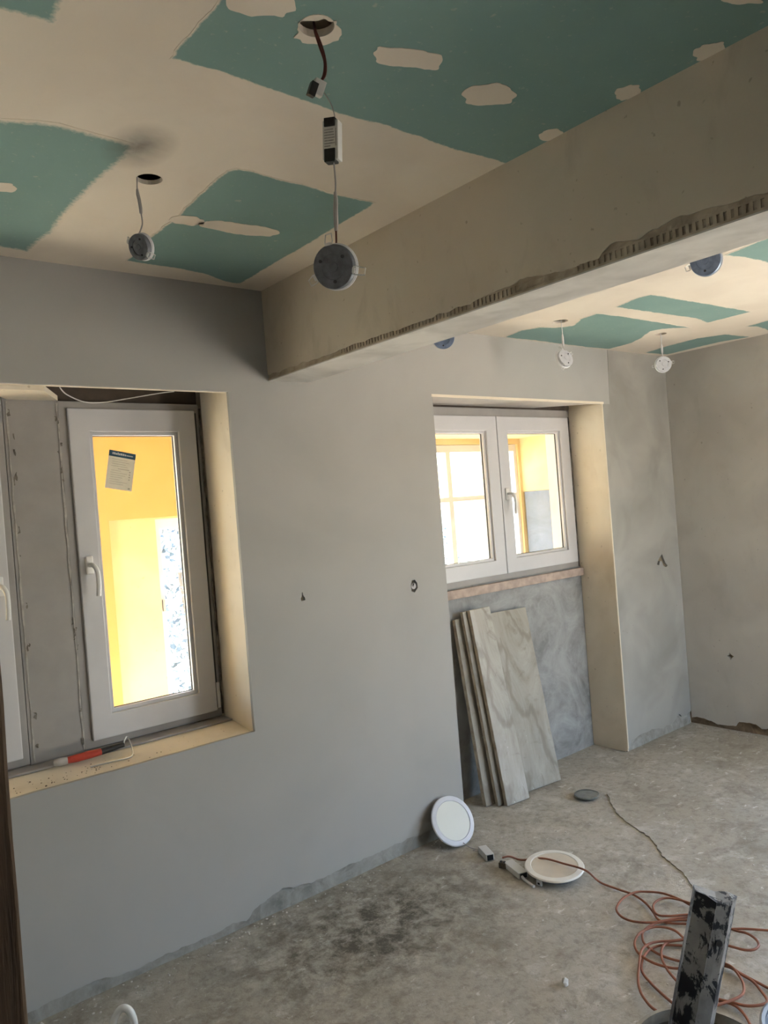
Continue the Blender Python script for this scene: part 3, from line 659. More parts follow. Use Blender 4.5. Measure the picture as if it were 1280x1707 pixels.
def board(name, poly, z, parent, holes=(), feather=0.03, seed=0, m=None, amp=0.004, th=0.0008):
    outer = ragged(poly, True, 0.014, amp, seed, 24)
    # smooth outer for the inset ring
    inn = inset(outer, feather)
    for _ in range(3):
        n = len(inn); inn = [tuple((Vector(inn[i - 1]) + 2 * Vector(inn[i]) + Vector(inn[(i + 1) % n])) / 4) for i in range(n)]
    bm = bmesh.new(); fl = bm.verts.layers.float.new('feather')
    A = [bm.verts.new((u, v, z - th)) for u, v in outer]
    T = [bm.verts.new((u, v, z + 0.0004)) for u, v in outer]
    B = [bm.verts.new((u, v, z - th)) for u, v in inn]
    hv = [[bm.verts.new((u, v, z - th)) for u, v in h] for h in holes]
    ht = [[bm.verts.new((u, v, z + 0.0125)) for u, v in h] for h in holes]
    for v in A + T: v[fl] = 0.0
    for v in B: v[fl] = 1.0
    hw = [[bm.verts.new((u, v, z - th)) for u, v in h] for h in holes]
    for h in hv:
        for v in h: v[fl] = 1.0
    n = len(outer)
    for i in range(n):
        j = (i + 1) % n
        bm.faces.new((A[i], A[j], B[j], B[i])); bm.faces.new((A[i], A[j], T[j], T[i]))
    flat = B + [q for h in hv for q in h]
    for t in tessellate_polygon([[Vector((p[0], p[1], 0)) for p in inn]] + [[Vector((p[0], p[1], 0)) for p in h] for h in holes]):
        try: bm.faces.new([flat[i] for i in t])
        except ValueError: pass
    for a, b in zip(hw, ht):
        for i in range(len(a)): bm.faces.new((a[i], a[(i + 1) % len(a)], b[(i + 1) % len(a)], b[i]))
    return done(name, bm, m or M['board'], parent)

FE = dict(A=0.02, B=0.028, C=0.010, D=0.008); AM = dict(A=0.0, B=0.0, C=0.007, D=0.007)
for k, (key, poly) in enumerate(NEAR_BOARDS.items()):
    holes = [circ(h2[0], h2[1], HR - 0.0005)] if key == 'D' else []
    if key == 'D':
        poly = [(x if x < 1.60 else BX0 + 0.011, y) for x, y in poly]
        poly = [p for p in poly if not (p[1] < -1.65)]
        i = [q for q, p in enumerate(poly) if p[1] < -1.55 and p[0] < 0.75]
        j = i[-1] + 1
        poly = poly[:j] + [(0.70, -2.45), (BX0 + 0.011, -2.45), (BX0 + 0.011, -1.9)] + poly[j:]
    board('green_board', poly, H_NEAR, cn, holes, FE[key], k + 1, amp=AM[key])
for k, poly in enumerate(NEAR_PATCHES):
    last = k == len(NEAR_PATCHES) - 1
    poly = [(min(x, BX0 + 0.006), y) for x, y in poly]
    m_ = M['skim']
    if last: slab('filler_ring', ragged(poly, True, 0.006, 0.004, 40, 60), [circ(h2[0], h2[1], HR - 0.0002)], XY, H_NEAR - 0.0022, H_NEAR - 0.0006, m_, cn)
    else: slab('filler_patch', ragged(cspline(poly), True, 0.006, 0.0030, 20 + k, 60), [], XY, H_NEAR - 0.0018, H_NEAR - 0.0006, m_, cn)
for k, (key, poly) in enumerate(FAR_BOARDS.items()):
    holes = []
    if key == 'E': holes = []
    poly = [(min(max(x, BX1 + 0.003), X_END - 0.003), min(y, -0.002)) for x, y in poly]
    board('green_board', poly, H_FAR, cfar, holes, 0.012, 11 + k, amp=0.008)

# ------------------------------------------------------------------ windows
def bar(name, b, parent, m=None, bev=0.004):
    return box(name, b, m or M['pvc'], parent, bev)

def handle(parent, x, z, y, side=1):
    bm = bmesh.new()
    bx(bm, x - 0.014, x + 0.014, y - 0.010, y, z - 0.034, z + 0.034)
    o = done('handle', bm, M['handle'], parent, False, 0.004)
    pts = [(x, y - 0.005, z), (x, y - 0.035, z + 0.001), (x + side * 0.006, y - 0.048, z - 0.008), (x + side * 0.012, y - 0.052, z - 0.03), (x + side * 0.013, y - 0.052, z - 0.07), (x + side * 0.010, y - 0.050, z - 0.115)]
    tube('lever', pts, [0.0085] * 8 * 5 + [0.006] if False else 0.0085, M['handle'], o, 10, 5)
    return o

def sash(parent, x0, x1, z0, z1, y, bw, hside=None, hz=None, bt=None):
    bt = bt or bw
    f = bmesh.new()
    d = 0.058
    s = done('sash', f, M['pvc'], parent) if False else None
    bm = bmesh.new()
    out = rect(x0, x1, z0, z1); inn = rect(x0 + bw, x1 - bw, z0 + bt, z1 - bt)
    s = slab('sash', out, [inn], XZ, y, y + d, M['pvc'], parent, 0.004)
    bm.free(); f.free()
    # glazing bead steps back towards the glass
    b = slab('glazing_bead', rect(x0 + bw - 0.001, x1 - bw + 0.001, z0 + bt - 0.001, z1 - bt + 0.001), [rect(x0 + bw + 0.014, x1 - bw - 0.014, z0 + bt + 0.014, z1 - bt - 0.014)], XZ, y + 0.014, y + 0.045, M['pvc'], s, 0.003)
    slab('gasket', rect(x0 + bw + 0.0135, x1 - bw - 0.0135, z0 + bt + 0.0135, z1 - bt - 0.0135), [rect(x0 + bw + 0.016, x1 - bw - 0.016, z0 + bt + 0.016, z1 - bt - 0.016)], XZ, y + 0.03, y + 0.036, M['gasket'], s)
    box('glass_pane', (x0 + bw + 0.010, x1 - bw - 0.010, y + 0.033, y + 0.037, z0 + bt + 0.010, z1 - bt - 0.010), M['glass'], s)
    if hside is not None:
        hx = x0 + bw * 0.45 if hside < 0 else x1 - bw * 0.45
        handle(s, hx, hz, y, 1)
    return s

def frame(parent, x0, x1, z0, z1, y, w=0.04, m=None):
    return slab('frame', rect(x0, x1, z0, z1), [rect(x0 + w, x1 - w, z0 + w, z1 - w)], XZ, y + 0.006, y + 0.066, m or M['pvc_dirty'], parent, 0.003)

# window 1: single sash right of the plastered mullion
w1 = bpy.data.objects.new('window_1', None); COL.objects.link(w1); w1.location = (0, 0, 0); struct(w1, 'tall white single casement with a paper sticker on its glass', 'window')
frame(w1, 0.905, 1.472, 0.760, 2.068, YF, 0.045)
s1 = sash(w1, 0.936, 1.448, 0.789, 2.040, YF - 0.006, 0.077, -1, 1.447, 0.088)
# paper sticker stuck on the pane
def paper_mat(name, col, tr=0.65):
    m, n, l, b = mat(name)
    c = ramp(n, l, noise(n, l, 60, 4, vec=coords(n)), [(0.3, tuple(k * 0.93 for k in col)), (0.7, col)])
    d = n.new('ShaderNodeBsdfDiffuse'); t = n.new('ShaderNodeBsdfTranslucent'); mx = n.new('ShaderNodeMixShader'); mx.inputs[0].default_value = tr
    l.new(c, d.inputs[0]); l.new(c, t.inputs[0]); l.new(d.outputs[0], mx.inputs[1]); l.new(t.outputs[0], mx.inputs[2])
    l.new(mx.outputs[0], n['Material Output'].inputs[0]); n.remove(b)
    return m
sx, sz, sy = 1.131, 1.802, YF + 0.026
ca, sa = math.cos(math.radians(-11.3)), math.sin(math.radians(-11.3))
def sp(u, v): return (sx + u * ca - v * sa, sz + u * sa + v * ca)
M['paper'] = paper_mat('sticker_paper', (0.52, 0.51, 0.47))
M['ink_blue'] = paper_mat('sticker_blue_band', (0.12, 0.25, 0.36))
M['ink_grey'] = plain('sticker_grey_print', (0.30, 0.29, 0.27), 0.8, bmp=0)
M['ink_white'] = plain('sticker_white_print', (0.75, 0.76, 0.76), 0.8, bmp=0)
stk = slab('sticker', [sp(-0.053, -0.075), sp(0.053, -0.075), sp(0.053, 0.075), sp(-0.053, 0.075)], [], XZ, sy, sy + 0.0012, M['paper'], s1)
slab('header_band', [sp(-0.053, 0.052), sp(0.053, 0.052), sp(0.053, 0.075), sp(-0.053, 0.075)], [], XZ, sy - 0.0006, sy - 0.0001, M['ink_blue'], s1)
bm = bmesh.new()
def strip(bm, u0, u1, v0, v1, y):
    vs = [bm.verts.new((p[0], y, p[1])) for p in (sp(u0, v0), sp(u1, v0), sp(u1, v1), sp(u0, v1))]; bm.faces.new(vs)
rr = random.Random(3)
u = -0.040
while u < 0.012:
    w_ = rr.uniform(0.004, 0.007); strip(bm, u, u + w_, 0.060, 0.060 + rr.uniform(0.006, 0.010), sy - 0.0012); u += w_ + 0.0015
strip(bm, 0.016, 0.042, 0.061, 0.0645, sy - 0.0012)
done('header_print', bm, M['ink_white'], s1)
bm = bmesh.new()
for k in range(12):
    v = 0.042 - k * 0.0088
    u0 = -0.038 if k % 3 else -0.040; u1 = rr.uniform(-0.002, 0.036)
    if k == 4: u0, u1 = -0.012, 0.034
    strip(bm, u0, u1, v - 0.0010 - (0.0010 if k == 4 else 0), v + 0.0006, sy - 0.0004)
for k in range(4): strip(bm, 0.034, 0.040, -0.004 - k * 0.010, 0.001 - k * 0.010, sy - 0.0004)
strip(bm, 0.036, 0.045, -0.070, -0.063, sy - 0.0004)
done('small_print', bm, M['ink_grey'], s1)
# mullion panel and smeared joints
mul = box('mullion_panel', (0.715, 0.903, YF + 0.004, YF + 0.06, 0.752, 2.078), M['pvc_dirty'], w1, 0.003)
def smear(name, x, z0, z1, w, parent, seed, m):
    rr = random.Random(seed); L = []; Rr = []
    n = 60
    for k in range(n + 1):
        z = z0 + (z1 - z0) * k / n
        a = w * (0.5 + 0.9 * mnoise.noise((z * 14, seed, 0.2))); b = w * (0.5 + 0.9 * mnoise.noise((z * 19, seed + 4, 0.7)))
        L.append((x - max(a, 0.0012), z)); Rr.append((x + max(b, 0.0012), z))
    return slab(name, L + Rr[::-1], [], XZ, YF + 0.0015, YF + 0.005, m, parent)
smear('joint_smear', 0.902, 0.765, 2.06, 0.006, w1, 3, M['sealant'])
smear('joint_smear', 0.728, 0.765, 2.06, 0.005, w1, 8, M['sealant'])
def chips(parent, xs, seed, m):
    rr = random.Random(seed)
    bm = bmesh.new()
    for _ in range(26):
        x = rr.choice(xs) + rr.uniform(-0.008, 0.008); z = rr.uniform(0.78, 2.03); h = rr.uniform(0.006, 0.035); w = rr.uniform(0.002, 0.005)
        c = [bm.verts.new((x + rr.uniform(-w, w) * 1.4, YF + 0.0008 - 0.0000, z + h * t)) for t in (0, .35, .7, 1)]
        e = [bm.verts.new((x + w + rr.uniform(0, w), YF + 0.0008, z + h * t)) for t in (.1, .4, .75, .95)]
        for i in range(3): bm.faces.new((c[i], e[i], e[i + 1], c[i + 1]))
    o = done('foam_chips', bm, m, parent); o['kind'] = 'stuff'; return o
chips(w1, (0.899, 0.735), 5, M['foam'])
# dark gap and spacer at the hinge side
box('hinge_gap', (1.449, 1.4545, YF - 0.004, YF + 0.01, 0.80, 2.03), M['gasket'], w1)
box('hinge_cover', (1.4495, 1.462, YF - 0.010, YF + 0.006, 0.800, 0.905), M['pvc'], w1, 0.002)
smear('joint_smear', 1.474, 0.77, 2.05, 0.007, w1, 12, M['foam'])

# window 2: its neighbour left of the mullion
w2 = bpy.data.objects.new('window_2', None); COL.objects.link(w2); struct(w2, 'white casement cut off by the left edge', 'window')
frame(w2, 0.26, 0.714, 0.760, 2.068, YF, 0.045)
s2 = sash(w2, 0.285, 0.690, 0.789, 2.040, YF - 0.006, 0.077, 1, 1.405, 0.088)

# window 3: double casement in the alcove
w3 = bpy.data.objects.new('window_3', None); COL.objects.link(w3); struct(w3, 'white double casement window in the alcove', 'window')
frame(w3, AX0 + 0.006, AX1 - 0.007, 1.114, 2.092, YF, 0.05)
s3 = sash(w3, 2.615, 3.292, 1.150, 2.045, YF - 0.006, 0.085, None, None, 0.082)
s4 = sash(w3, 3.297, 3.952, 1.150, 2.045, YF - 0.006, 0.085, -1, 1.600, 0.082)
box('hinge_gap', (3.2923, 3.2967, YF - 0.001, YF + 0.02, 1.152, 2.043), M['gasket'], w3)
smear('joint_smear', 3.966, 1.12, 2.05, 0.006, w3, 15, M['foam'])

# ------------------------------------------------------------------ enclosed balcony outside the windows
YO = 1.70
OW0 = (-0.65, 1.15, 0.05, 2.10); OW1 = (1.855, 3.85, 0.05, 1.615); OW2 = (4.15, 5.17, 0.88, 2.04)
wo = pierced('wall_balcony_outer', -0.8, 6.2, -0.3, 2.75, [OW0, OW1, OW2], YO, YO + 0.25, M['yellow'])
struct(wo, 'yellow painted outer wall of the enclosed balcony', 'wall')
box('upper_band', (1.16, 3.4, YO - 0.05, YO, 1.625, 2.75), M['orange'], wo)
box('pier', (1.16, 1.565, YO - 0.045, YO, -0.3, 1.625), M['orange'], wo)
wen = box('wall_balcony_end', (5.2, 5.4, 0.42, YO + 0.25, 1.622, 2.75), M['yellow'])
struct(wen, 'yellow upper end wall of the balcony', 'wall')
wen2 = box('lower_panel', (5.195, 5.395, 0.42, YO - 0.02, -0.3, 1.620), M['pale_cement'], wen)
struct(box('ceiling_balcony', (-0.8, 3.4, 0.42, YO + 0.25, 2.45, 2.75), M['yellow']))
struct(box('ceiling_balcony_low', (3.4, 5.4, 0.42, YO + 0.25, 2.085, 2.75), M['yellow']))
struct(box('floor_balcony', (-0.8, 5.4, 0.42, YO + 0.25, -0.4, -0.02), M['tilefloor']))
struct(box('wall_balcony_left', (-0.9, -0.8, 0.42, YO + 0.25, -0.4, 2.75), M['yellow']))
def outer_window(name, o, mull, trans, label):
    w = bpy.data.objects.new(name, None); COL.objects.link(w); struct(w, label, 'window')
    x0, x1, z0, z1 = o; y = YO + 0.02
    slab('frame', rect(x0 + .002, x1 - .002, z0 + .002, z1 - .002), [rect(x0 + 0.035, x1 - 0.035, z0 + 0.05, z1 - 0.06)], XZ, y, y + 0.06, M['pvc'], w, 0.003)
    for x in mull: box('mullion', (x - 0.025, x + 0.025, y + 0.002, y + 0.058, z0 + 0.05, z1 - 0.06), M['pvc'], w, 0.003)
    for z in trans: box('transom', (x0 + 0.035, x1 - 0.035, y + 0.001, y + 0.059, z - 0.02, z + 0.02), M['pvc'], w, 0.003)
    box('glass_pane', (x0 + 0.03, x1 - 0.03, y + 0.028, y + 0.032, z0 + 0.045, z1 - 0.055), M['glass'], w)
    return w
ow = outer_window('window_4', OW1, (2.42, 3.1), (), 'bright balcony window seen through the single casement')
box('latch', (1.868, 1.884, YO + 0.008, YO + 0.02, 1.06, 1.13), M['cable_grey'], ow, 0.002)
outer_window('fill_window', OW0, (0.25,), (1.60,), 'unseen balcony window added left of the single casement for more daylight')  # unseen glazing added to brighten the balcony and the casement reveal
outer_window('window_5', OW2, (4.345,), (1.60,), 'bright balcony glazing seen through the double casement')

we5 = bpy.data.objects.new('bounce_window', None); COL.objects.link(we5); struct(we5, 'unseen window added in the end wall for sun bounce', 'window')
slab('frame', rect(EW[0] + .002, EW[1] - .002, EW[2] + .002, EW[3] - .002), [rect(EW[0] + 0.06, EW[1] - 0.06, EW[2] + 0.06, EW[3] - 0.06)], YZ, X_END + 0.1, X_END + 0.16, M['pvc'], we5)
box('glass_pane', (X_END + 0.128, X_END + 0.132, EW[0] + 0.055, EW[1] - 0.055, EW[2] + 0.055, EW[3] - 0.055), M['glass'], we5)
# outdoors
struct(box('bounce_slab', (1.0, 6.0, -9.0, Y_BACK - 0.21, -0.3, -0.06), M['tilefloor']), 'unseen pale slab added behind the camera to bounce daylight', 'bounce_slab')  # unseen pale paving added to bounce daylight up to the far ceiling
struct(box('ground', (-60, 80, -60, 140, -3.6, -3.4), M['ground']), 'pale dry ground outside', 'ground')
def tree(loc, r, h, seed, label):
    t = thing('tree', label, 'tree', loc)
    tube('trunk', [(0, 0, 0), (0.1, 0.05, h * 0.4), (0.0, 0.1, h * 0.75)], 0.12, M['bark'], t, 8, 4)
    rr = random.Random(seed); bm = bmesh.new()
    for _ in range(9000):
        d = Vector((rr.gauss(0, 1), rr.gauss(0, 1), rr.gauss(0, 1))).normalized() * r * rr.uniform(0.35, 1.0) ** 0.6
        if mnoise.noise(d * 1.6 + Vector((seed, 0, 0))) < -0.12: continue
        c = Vector((0, 0, h * 0.72)) + Vector((d.x, d.y, d.z * 0.9)); s = rr.uniform(0.035, 0.085)
        a = Vector((rr.gauss(0, 1), rr.gauss(0, 1), rr.gauss(0, 1))).normalized(); b = a.orthogonal().normalized()
        vs = [bm.verts.new(c + a * s), bm.verts.new(c + b * s * 0.5), bm.verts.new(c - a * s), bm.verts.new(c - b * s * 0.5)]
        bm.faces.new(vs)
    o = done('foliage', bm, M['leaf'], t); o['kind'] = 'stuff'
tree((5.4, 9.0, -3.4), 2.1, 5.6, 4, 'leafy tree outside the balcony window nearest the left casement')
tree((16.5, 17.0, -3.4), 2.2, 4.4, 9, 'pale green tree far outside the double casement')
def hill():
    bm = bmesh.new(); N = 60; g = []
    for j in range(6):
        row = []
        for i in range(N + 1):
            x = -60 + 200 * i / N; y = 55 + j * 14
            z = -3.6 + (3.4 + 2.6 * mnoise.noise((x * 0.03, 1.0, 2.0)) + 0.8 * mnoise.noise((x * 0.14, y * 0.1, 2.0))) * math.sin(PI * j / 5) ** 0.8
            row.append(bm.verts.new((x, y, z)))
        g.append(row)
    for j in range(5):
        for i in range(N): bm.faces.new((g[j][i], g[j][i + 1], g[j + 1][i + 1], g[j + 1][i]))
    o = done('hill', bm, M['hill'], None, True); struct(o, 'hazy green hill far outside', 'hill')
hill()

# ------------------------------------------------------------------ hanging downlights
def basis(nrm, upv=(0, 0, 1)):
    z = Vector(nrm).normalized(); u = Vector(upv); x = u.cross(z)
    x = x.normalized() if x.length > 1e-5 else z.orthogonal().normalized()
    y = z.cross(x)
    m = Matrix.Identity(4)
    for i, v in enumerate((x, y, z)):
        for r in range(3): m[r][i] = v[r]
    return m

def lamp_head(parent, c, nrm, r, spin=0.3, plate='alu', clips=((1.0, 0.0), (-0.6, 0.8)), screws=True, clip_out=0.010):
    """round recessed lamp seen from its back: rim, back plate, screws, spring clips; all in the thing's own frame"""
    R = Matrix.Translation(Vector(c)) @ basis(nrm) @ Matrix.Rotation(spin, 4, 'Z')
    lathe('rim', [(0, -0.010), (r * 0.9, -0.010), (r, -0.008), (r * 1.0, -0.004), (r * 0.96, -0.003), (r * 0.96, 0.0), (0, 0.0)], M['lamp_white'], parent, 40, R)
    pl_ = lathe('back_plate', [(0, 0.001), (r * 0.945, 0.001), (r * 0.945, 0.011), (r * 0.91, 0.014), (r * 0.55, 0.014), (r * 0.52, 0.0125), (r * 0.22, 0.0125), (r * 0.2, 0.0145), (0, 0.0145)], M[plate], parent, 40, R)
    if screws:
        for a in (0.4, 2.4, 4.5):
            lathe('screw', [(0, 0.0142), (r * 0.075, 0.0142), (r * 0.075, 0.0162), (0, 0.0166)], M['screw'], pl_, 10, R @ Matrix.Translation((math.cos(a) * r * 0.62, math.sin(a) * r * 0.62, 0)))
    for (a, b) in clips:
        ang = math.atan2(b, a); Q = R @ Matrix.Rotation(ang, 4, 'Z')
        bm = bmesh.new()
        add_tube(bm, [(r * 0.90, -0.006, 0.013), (r * 1.03, -0.008, 0.010), (r * 1.03 + clip_out * 1.2, -0.006, 0.002), (r * 1.03 + clip_out * 1.2, 0.006, 0.002), (r * 1.03, 0.008, 0.010), (r * 0.90, 0.006, 0.013)], 0.0013, 6)
        bx(bm, r * 0.90, r * 1.02, -0.005, 0.005, 0.012, 0.0165)
        bmesh.ops.transform(bm, matrix=Q, verts=bm.verts[:])
        done('spring_clip', bm, M['steel'], parent, False)
    return R

def hung(name, label, hole, zc, nrm, r, spin, plate, clips, ceil, sleeve=None, off=(0, 0), cab='cable_white', screws=True, clip_out=0.010):
    t = thing(name, label, 'downlight', (hole[0] + off[0], hole[1] + off[1], zc), 'downlights dangling from the ceiling')
    n = Vector(nrm).normalized()
    top = Vector((-off[0] * 0.3, -off[1] * 0.3, ceil - zc))
    att = Vector((0, 0, r * 0.75)) + n * 0.013
    lamp_head(t, (0, 0, 0), nrm, r, spin, plate, clips, screws, clip_out)
    return t, top, att

# downlight over the left casement
NV = lambda a, b, c: tuple(-FV * a + RV * b + UV * c)
t, top, att = hung('hanging_downlight', 'grey backed downlight dangling from the round black hole over the left casement', h1, 2.318, NV(1, -0.55, -0.42), 0.036, 0.5, 'alu', ((-0.4, 0.9), (0.3, -1)), H_NEAR, off=(-0.031, 0.012))
zt = H_NEAR - 2.318
tube('cable', [(0.004, 0, zt + 0.03), (0.001, 0, zt - 0.01), (0.0, 0, zt - 0.03)], 0.0018, M['cable_grey'], t, 6, 4)
tube('cable_sleeve', [(0.0, 0, zt - 0.028), (0.0005, 0, zt - 0.042), (0.003, 0, zt - 0.055), (0.005, 0, zt - 0.078), (0.0052, 0, zt - 0.092)], [0.003] + [0.0048] * 3 + [0.0042], M['cable_grey'], t, 8)
tube('cable', [(0.0052, 0, zt - 0.09), (0.006, 0, 0.06), tuple(att)], 0.0018, M['cable_grey'], t, 6, 4)

# downlight with driver box, hanging in front of the beam
z2 = 2.040
t, top, att = hung('hanging_downlight', 'dark backed downlight hanging lowest under a white driver box by the beam', h2, z2, NV(1, -0.34, -0.30), 0.0435, 0.2, 'alu', ((-1, -0.15), (0.15, 1), (0.9, -0.5)), H_NEAR, off=(0.0, 0.0), clip_out=0.013)
rx, ry = RV.x, RV.y
def at2(dx, z, dd=0.0): return (RV.x * dx + FV.x * dd, RV.y * dx + FV.y * dd, z - z2)
bm = bmesh.new()
for k in (-1, 1):
    add_tube(bm, spline([at2(-0.006, 2.512), at2(-0.004 + 0.001 * k, 2.49), at2(0.004 + 0.0022 * k, 2.46), at2(0.010 + 0.001 * k, 2.43), at2(0.007 + 0.0015 * k, 2.405), at2(-0.002, 2.392)], 6), 0.0022, 7)
done('supply_cable', bm, M['cable_red'], t, True)
cb = Matrix.Translation(at2(-0.008, 2.380)) @ basis(NV(1, 0.4, -0.3)) @ Matrix.Rotation(-0.35, 4, 'Z')
bm = bmesh.new(); bx(bm, -0.010, 0.012, -0.012, 0.016, -0.010, 0.008); bmesh.ops.transform(bm, matrix=cb, verts=bm.verts[:])
con = done('connector_block', bm, M['driver'], t, False, 0.002)
bm = bmesh.new(); bx(bm, -0.016, -0.002, -0.019, 0.006, -0.006, 0.012); bmesh.ops.transform(bm, matrix=cb, verts=bm.verts[:]); done('terminal', bm, M['black'], con, False, 0.001)
tube('thin_wire', [at2(0.004, 2.371), at2(0.014, 2.352), at2(0.019, 2.335), at2(0.021, 2.318)], 0.0011, M['cable_grey'], t, 6, 5)
db = Matrix.Translation(at2(0.012, 2.278)) @ basis(NV(1, -0.35, -0.1)) @ Matrix.Rotation(-0.10, 4, 'Z')
bm = bmesh.new(); bx(bm, -0.016, 0.016, -0.036, 0.036, -0.012, 0.010); bmesh.ops.transform(bm, matrix=db, verts=bm.verts[:])
drv = done('driver', bm, M['driver'], t, False, 0.002)
for (v0, v1) in ((0.024, 0.040), (-0.040, -0.016)):
    bm = bmesh.new(); bx(bm, -0.012, 0.010, v0, v1, -0.008, 0.0125); bmesh.ops.transform(bm, matrix=db, verts=bm.verts[:]); done('terminal', bm, M['black'], drv, False, 0.0012)
bm = bmesh.new(); rr = random.Random(5)
for k in range(7):
    v = 0.019 - k * 0.005
    bx(bm, -0.012, rr.uniform(0.0, 0.010), v - 0.0013, v + 0.0008, 0.0099, 0.0103)
bx(bm, 0.0105, 0.0125, -0.012, 0.020, 0.0099, 0.0103)
bmesh.ops.transform(bm, matrix=db, verts=bm.verts[:]); done('rating_print', bm, M['print'], drv)
tube('cable', [at2(0.012, 2.243), at2(0.012, 2.20), at2(0.010, 2.178)], 0.0017, M['cable_grey'], t, 6, 4)
tube('cable_sleeve', [at2(0.010, 2.182), at2(0.010, 2.168), at2(0.008, 2.150), at2(0.007, 2.120), at2(0.006, 2.108)], [0.0028, 0.0044, 0.0048, 0.0044, 0.003], M['cable_grey'], t, 8)
tube('cable', [at2(0.006, 2.110), at2(0.005, 2.09), at2(0.004, 2.076, -0.01)], 0.0020, M['cable_red'], t, 6, 4)

# far bay downlights
def simple_hung(label, hole, ceil, zc, nrm, r, spin, plate, clips, off=(0, 0), clip_out=0.012):
    t, top, att = hung('hanging_downlight', label, hole, zc, nrm, r, spin, plate, clips, ceil, off=off, clip_out=clip_out)
    zt = ceil - zc
    tube('cable', [(-off[0] * 0.3, -off[1] * 0.3, zt + 0.02), (0, 0, zt - 0.03), (0, 0, zt * 0.55)], 0.002, M['cable_white'], t, 6, 4)
    tube('cable_sleeve', [(0, 0, zt * 0.66), (0, 0, zt * 0.58), (0, 0, zt * 0.40), (0, 0, zt * 0.34)], [0.003, 0.0055, 0.0055, 0.003], M['cable_white'], t, 8)
    tube('cable', [(0, 0, zt * 0.36), (0, 0, r + 0.01), tuple(att)], 0.002, M['cable_white'], t, 6, 4)
    return t
M['alu_pale'] = plain('lamp_back_pale', (0.50, 0.505, 0.54), 0.4, 0.2, var=0.08, scale=60, bmp=0.02)
M['alu_backlit'] = plain('lamp_back_blue_backlight', (0.17, 0.22, 0.33), 0.4, 0.3, var=0.25, scale=50, bmp=0.02)  # blue backlight put into the colour of the lamp back
simple_hung('pale downlight turned sideways, hanging over the right casement sash', h3, H_FAR, 2.243, NV(0.85, 0.45, 0.30), 0.047, 0.4, 'alu_pale', ((0.2, 1), (-0.8, -0.6), (1, 0.1)), (0.008, 0.0), 0.018)
simple_hung('pale round downlight hanging just beside the room corner', h4, H_FAR, 2.258, NV(1, -0.05, -0.05), 0.046, 0.0, 'alu_pale', ((1, 0.12), (-1, -0.12)), (0.008, 0.0), 0.012)
simple_hung('downlight coloured for blue backlight, partly hidden behind the beam at right', (2.165, -1.62), H_FAR, 2.213, NV(0.8, -0.55, -0.25), 0.045, 0.1, 'alu_backlit', ((-1, -0.1), (0.9, 0.5)), (0, 0), 0.010)
simple_hung('downlight coloured for blue backlight, peeking below the beam over the double casement', (2.135, -0.56), H_FAR, 2.222, NV(1, 0.1, -0.35), 0.045, 0.1, 'alu_backlit', ((-1, 0.0), (0.9, 0.3)), (0, 0), 0.010)

# ------------------------------------------------------------------ things on the floor
def panel_light(name, label, loc, nrm, r, rim_m, dif_m, clips, spin=0.0):
    t = thing(name, label, 'panel light', loc, 'round panel lights on the floor')
    R = basis(nrm) @ Matrix.Rotation(spin, 4, 'Z')
    lathe('rim', [(r * 0.775, 0.006), (r * 0.80, 0.0085), (r * 0.97, 0.0065), (r, 0.002), (r * 0.985, -0.002), (r * 0.93, -0.003), (0, -0.003)], M[rim_m], t, 56, R)
    lathe('diffuser', [(r * 0.785, 0.004), (r * 0.77, 0.0062), (0, 0.0066)], M[dif_m], t, 56, R)
    lathe('back_body', [(r * 0.88, -0.003), (r * 0.87, -0.016), (r * 0.84, -0.018), (0, -0.018)], M['alu'], t, 48, R)
    for ang in clips:
        Q = R @ Matrix.Rotation(ang, 4, 'Z'); bm = bmesh.new()
        bx(bm, r * 0.86, r * 0.94, -0.012, 0.012, -0.030, -0.004)
        bx(bm, r * 0.93, r * 0.945, -0.006, 0.006, -0.026, -0.016, 1)
        bmesh.ops.transform(bm, matrix=Q, verts=bm.verts[:])
        done('spring_clip', bm, [M['lamp_white'], M['black']], t, False, 0.001)
    return t

pa = panel_light('round_panel_light', 'round white panel light leaning against the foot of the wall', (2.425, -0.082, 0.100), (-0.10, -0.85, 0.52), 0.114, 'rim_grey', 'diffuser', (), 0.0)
tube('wire', [(0.0, -0.06, -0.085), (0.0, -0.11, -0.094), (0.01, -0.15, -0.092)], 0.002, M['cable_grey'], pa, 6, 4)
pb = panel_light('round_panel_light', 'round cream panel light lying face up on the floor', (2.480, -0.622, 0.036), (-0.05, -0.06, 1.0), 0.122, 'rim_cream', 'diffuser_warm', (math.atan2(-0.7, -0.72), math.atan2(0.72, 0.7)), 0.0)

def driver_box(label, a, b, w, h, lift=0.0, ends=(True, True), tilt=0.0):
    a = Vector((a[0], a[1], 0)); b = Vector((b[0], b[1], 0)); d = b - a; L = d.length
    t = thing('led_driver', label, 'driver box', ((a.x + b.x) / 2, (a.y + b.y) / 2, lift)); t.rotation_euler = (tilt, 0, math.atan2(d.y, d.x))
    box('case', (-L / 2, L / 2, -w / 2, w / 2, 0.001, h), M['driver'], t, 0.002)
    if ends[0]: box('terminal', (-L / 2 - 0.003, -L / 2 + 0.010, -w * 0.36, w * 0.36, 0.004, h - 0.003), M['black'], t, 0.001)
    if ends[1]: box('terminal', (L / 2 - 0.010, L / 2 + 0.003, -w * 0.36, w * 0.36, 0.004, h - 0.003), M['black'], t, 0.001)
    return t
driver_box('small grey driver box on the floor beside the leaning panel light', (2.437, -0.250), (2.398, -0.335), 0.038, 0.030, 0, (False, True))
d2 = driver_box('long pale driver box on the floor touching the lying panel light', (2.412, -0.425), (2.372, -0.545), 0.044, 0.026, 0, (False, True))
tube('plug_lead', [(0.06, -0.008, 0.012), (0.09, -0.008, 0.007), (0.15, -0.004, 0.006)], 0.006, M['cable_white'], d2, 8, 4)
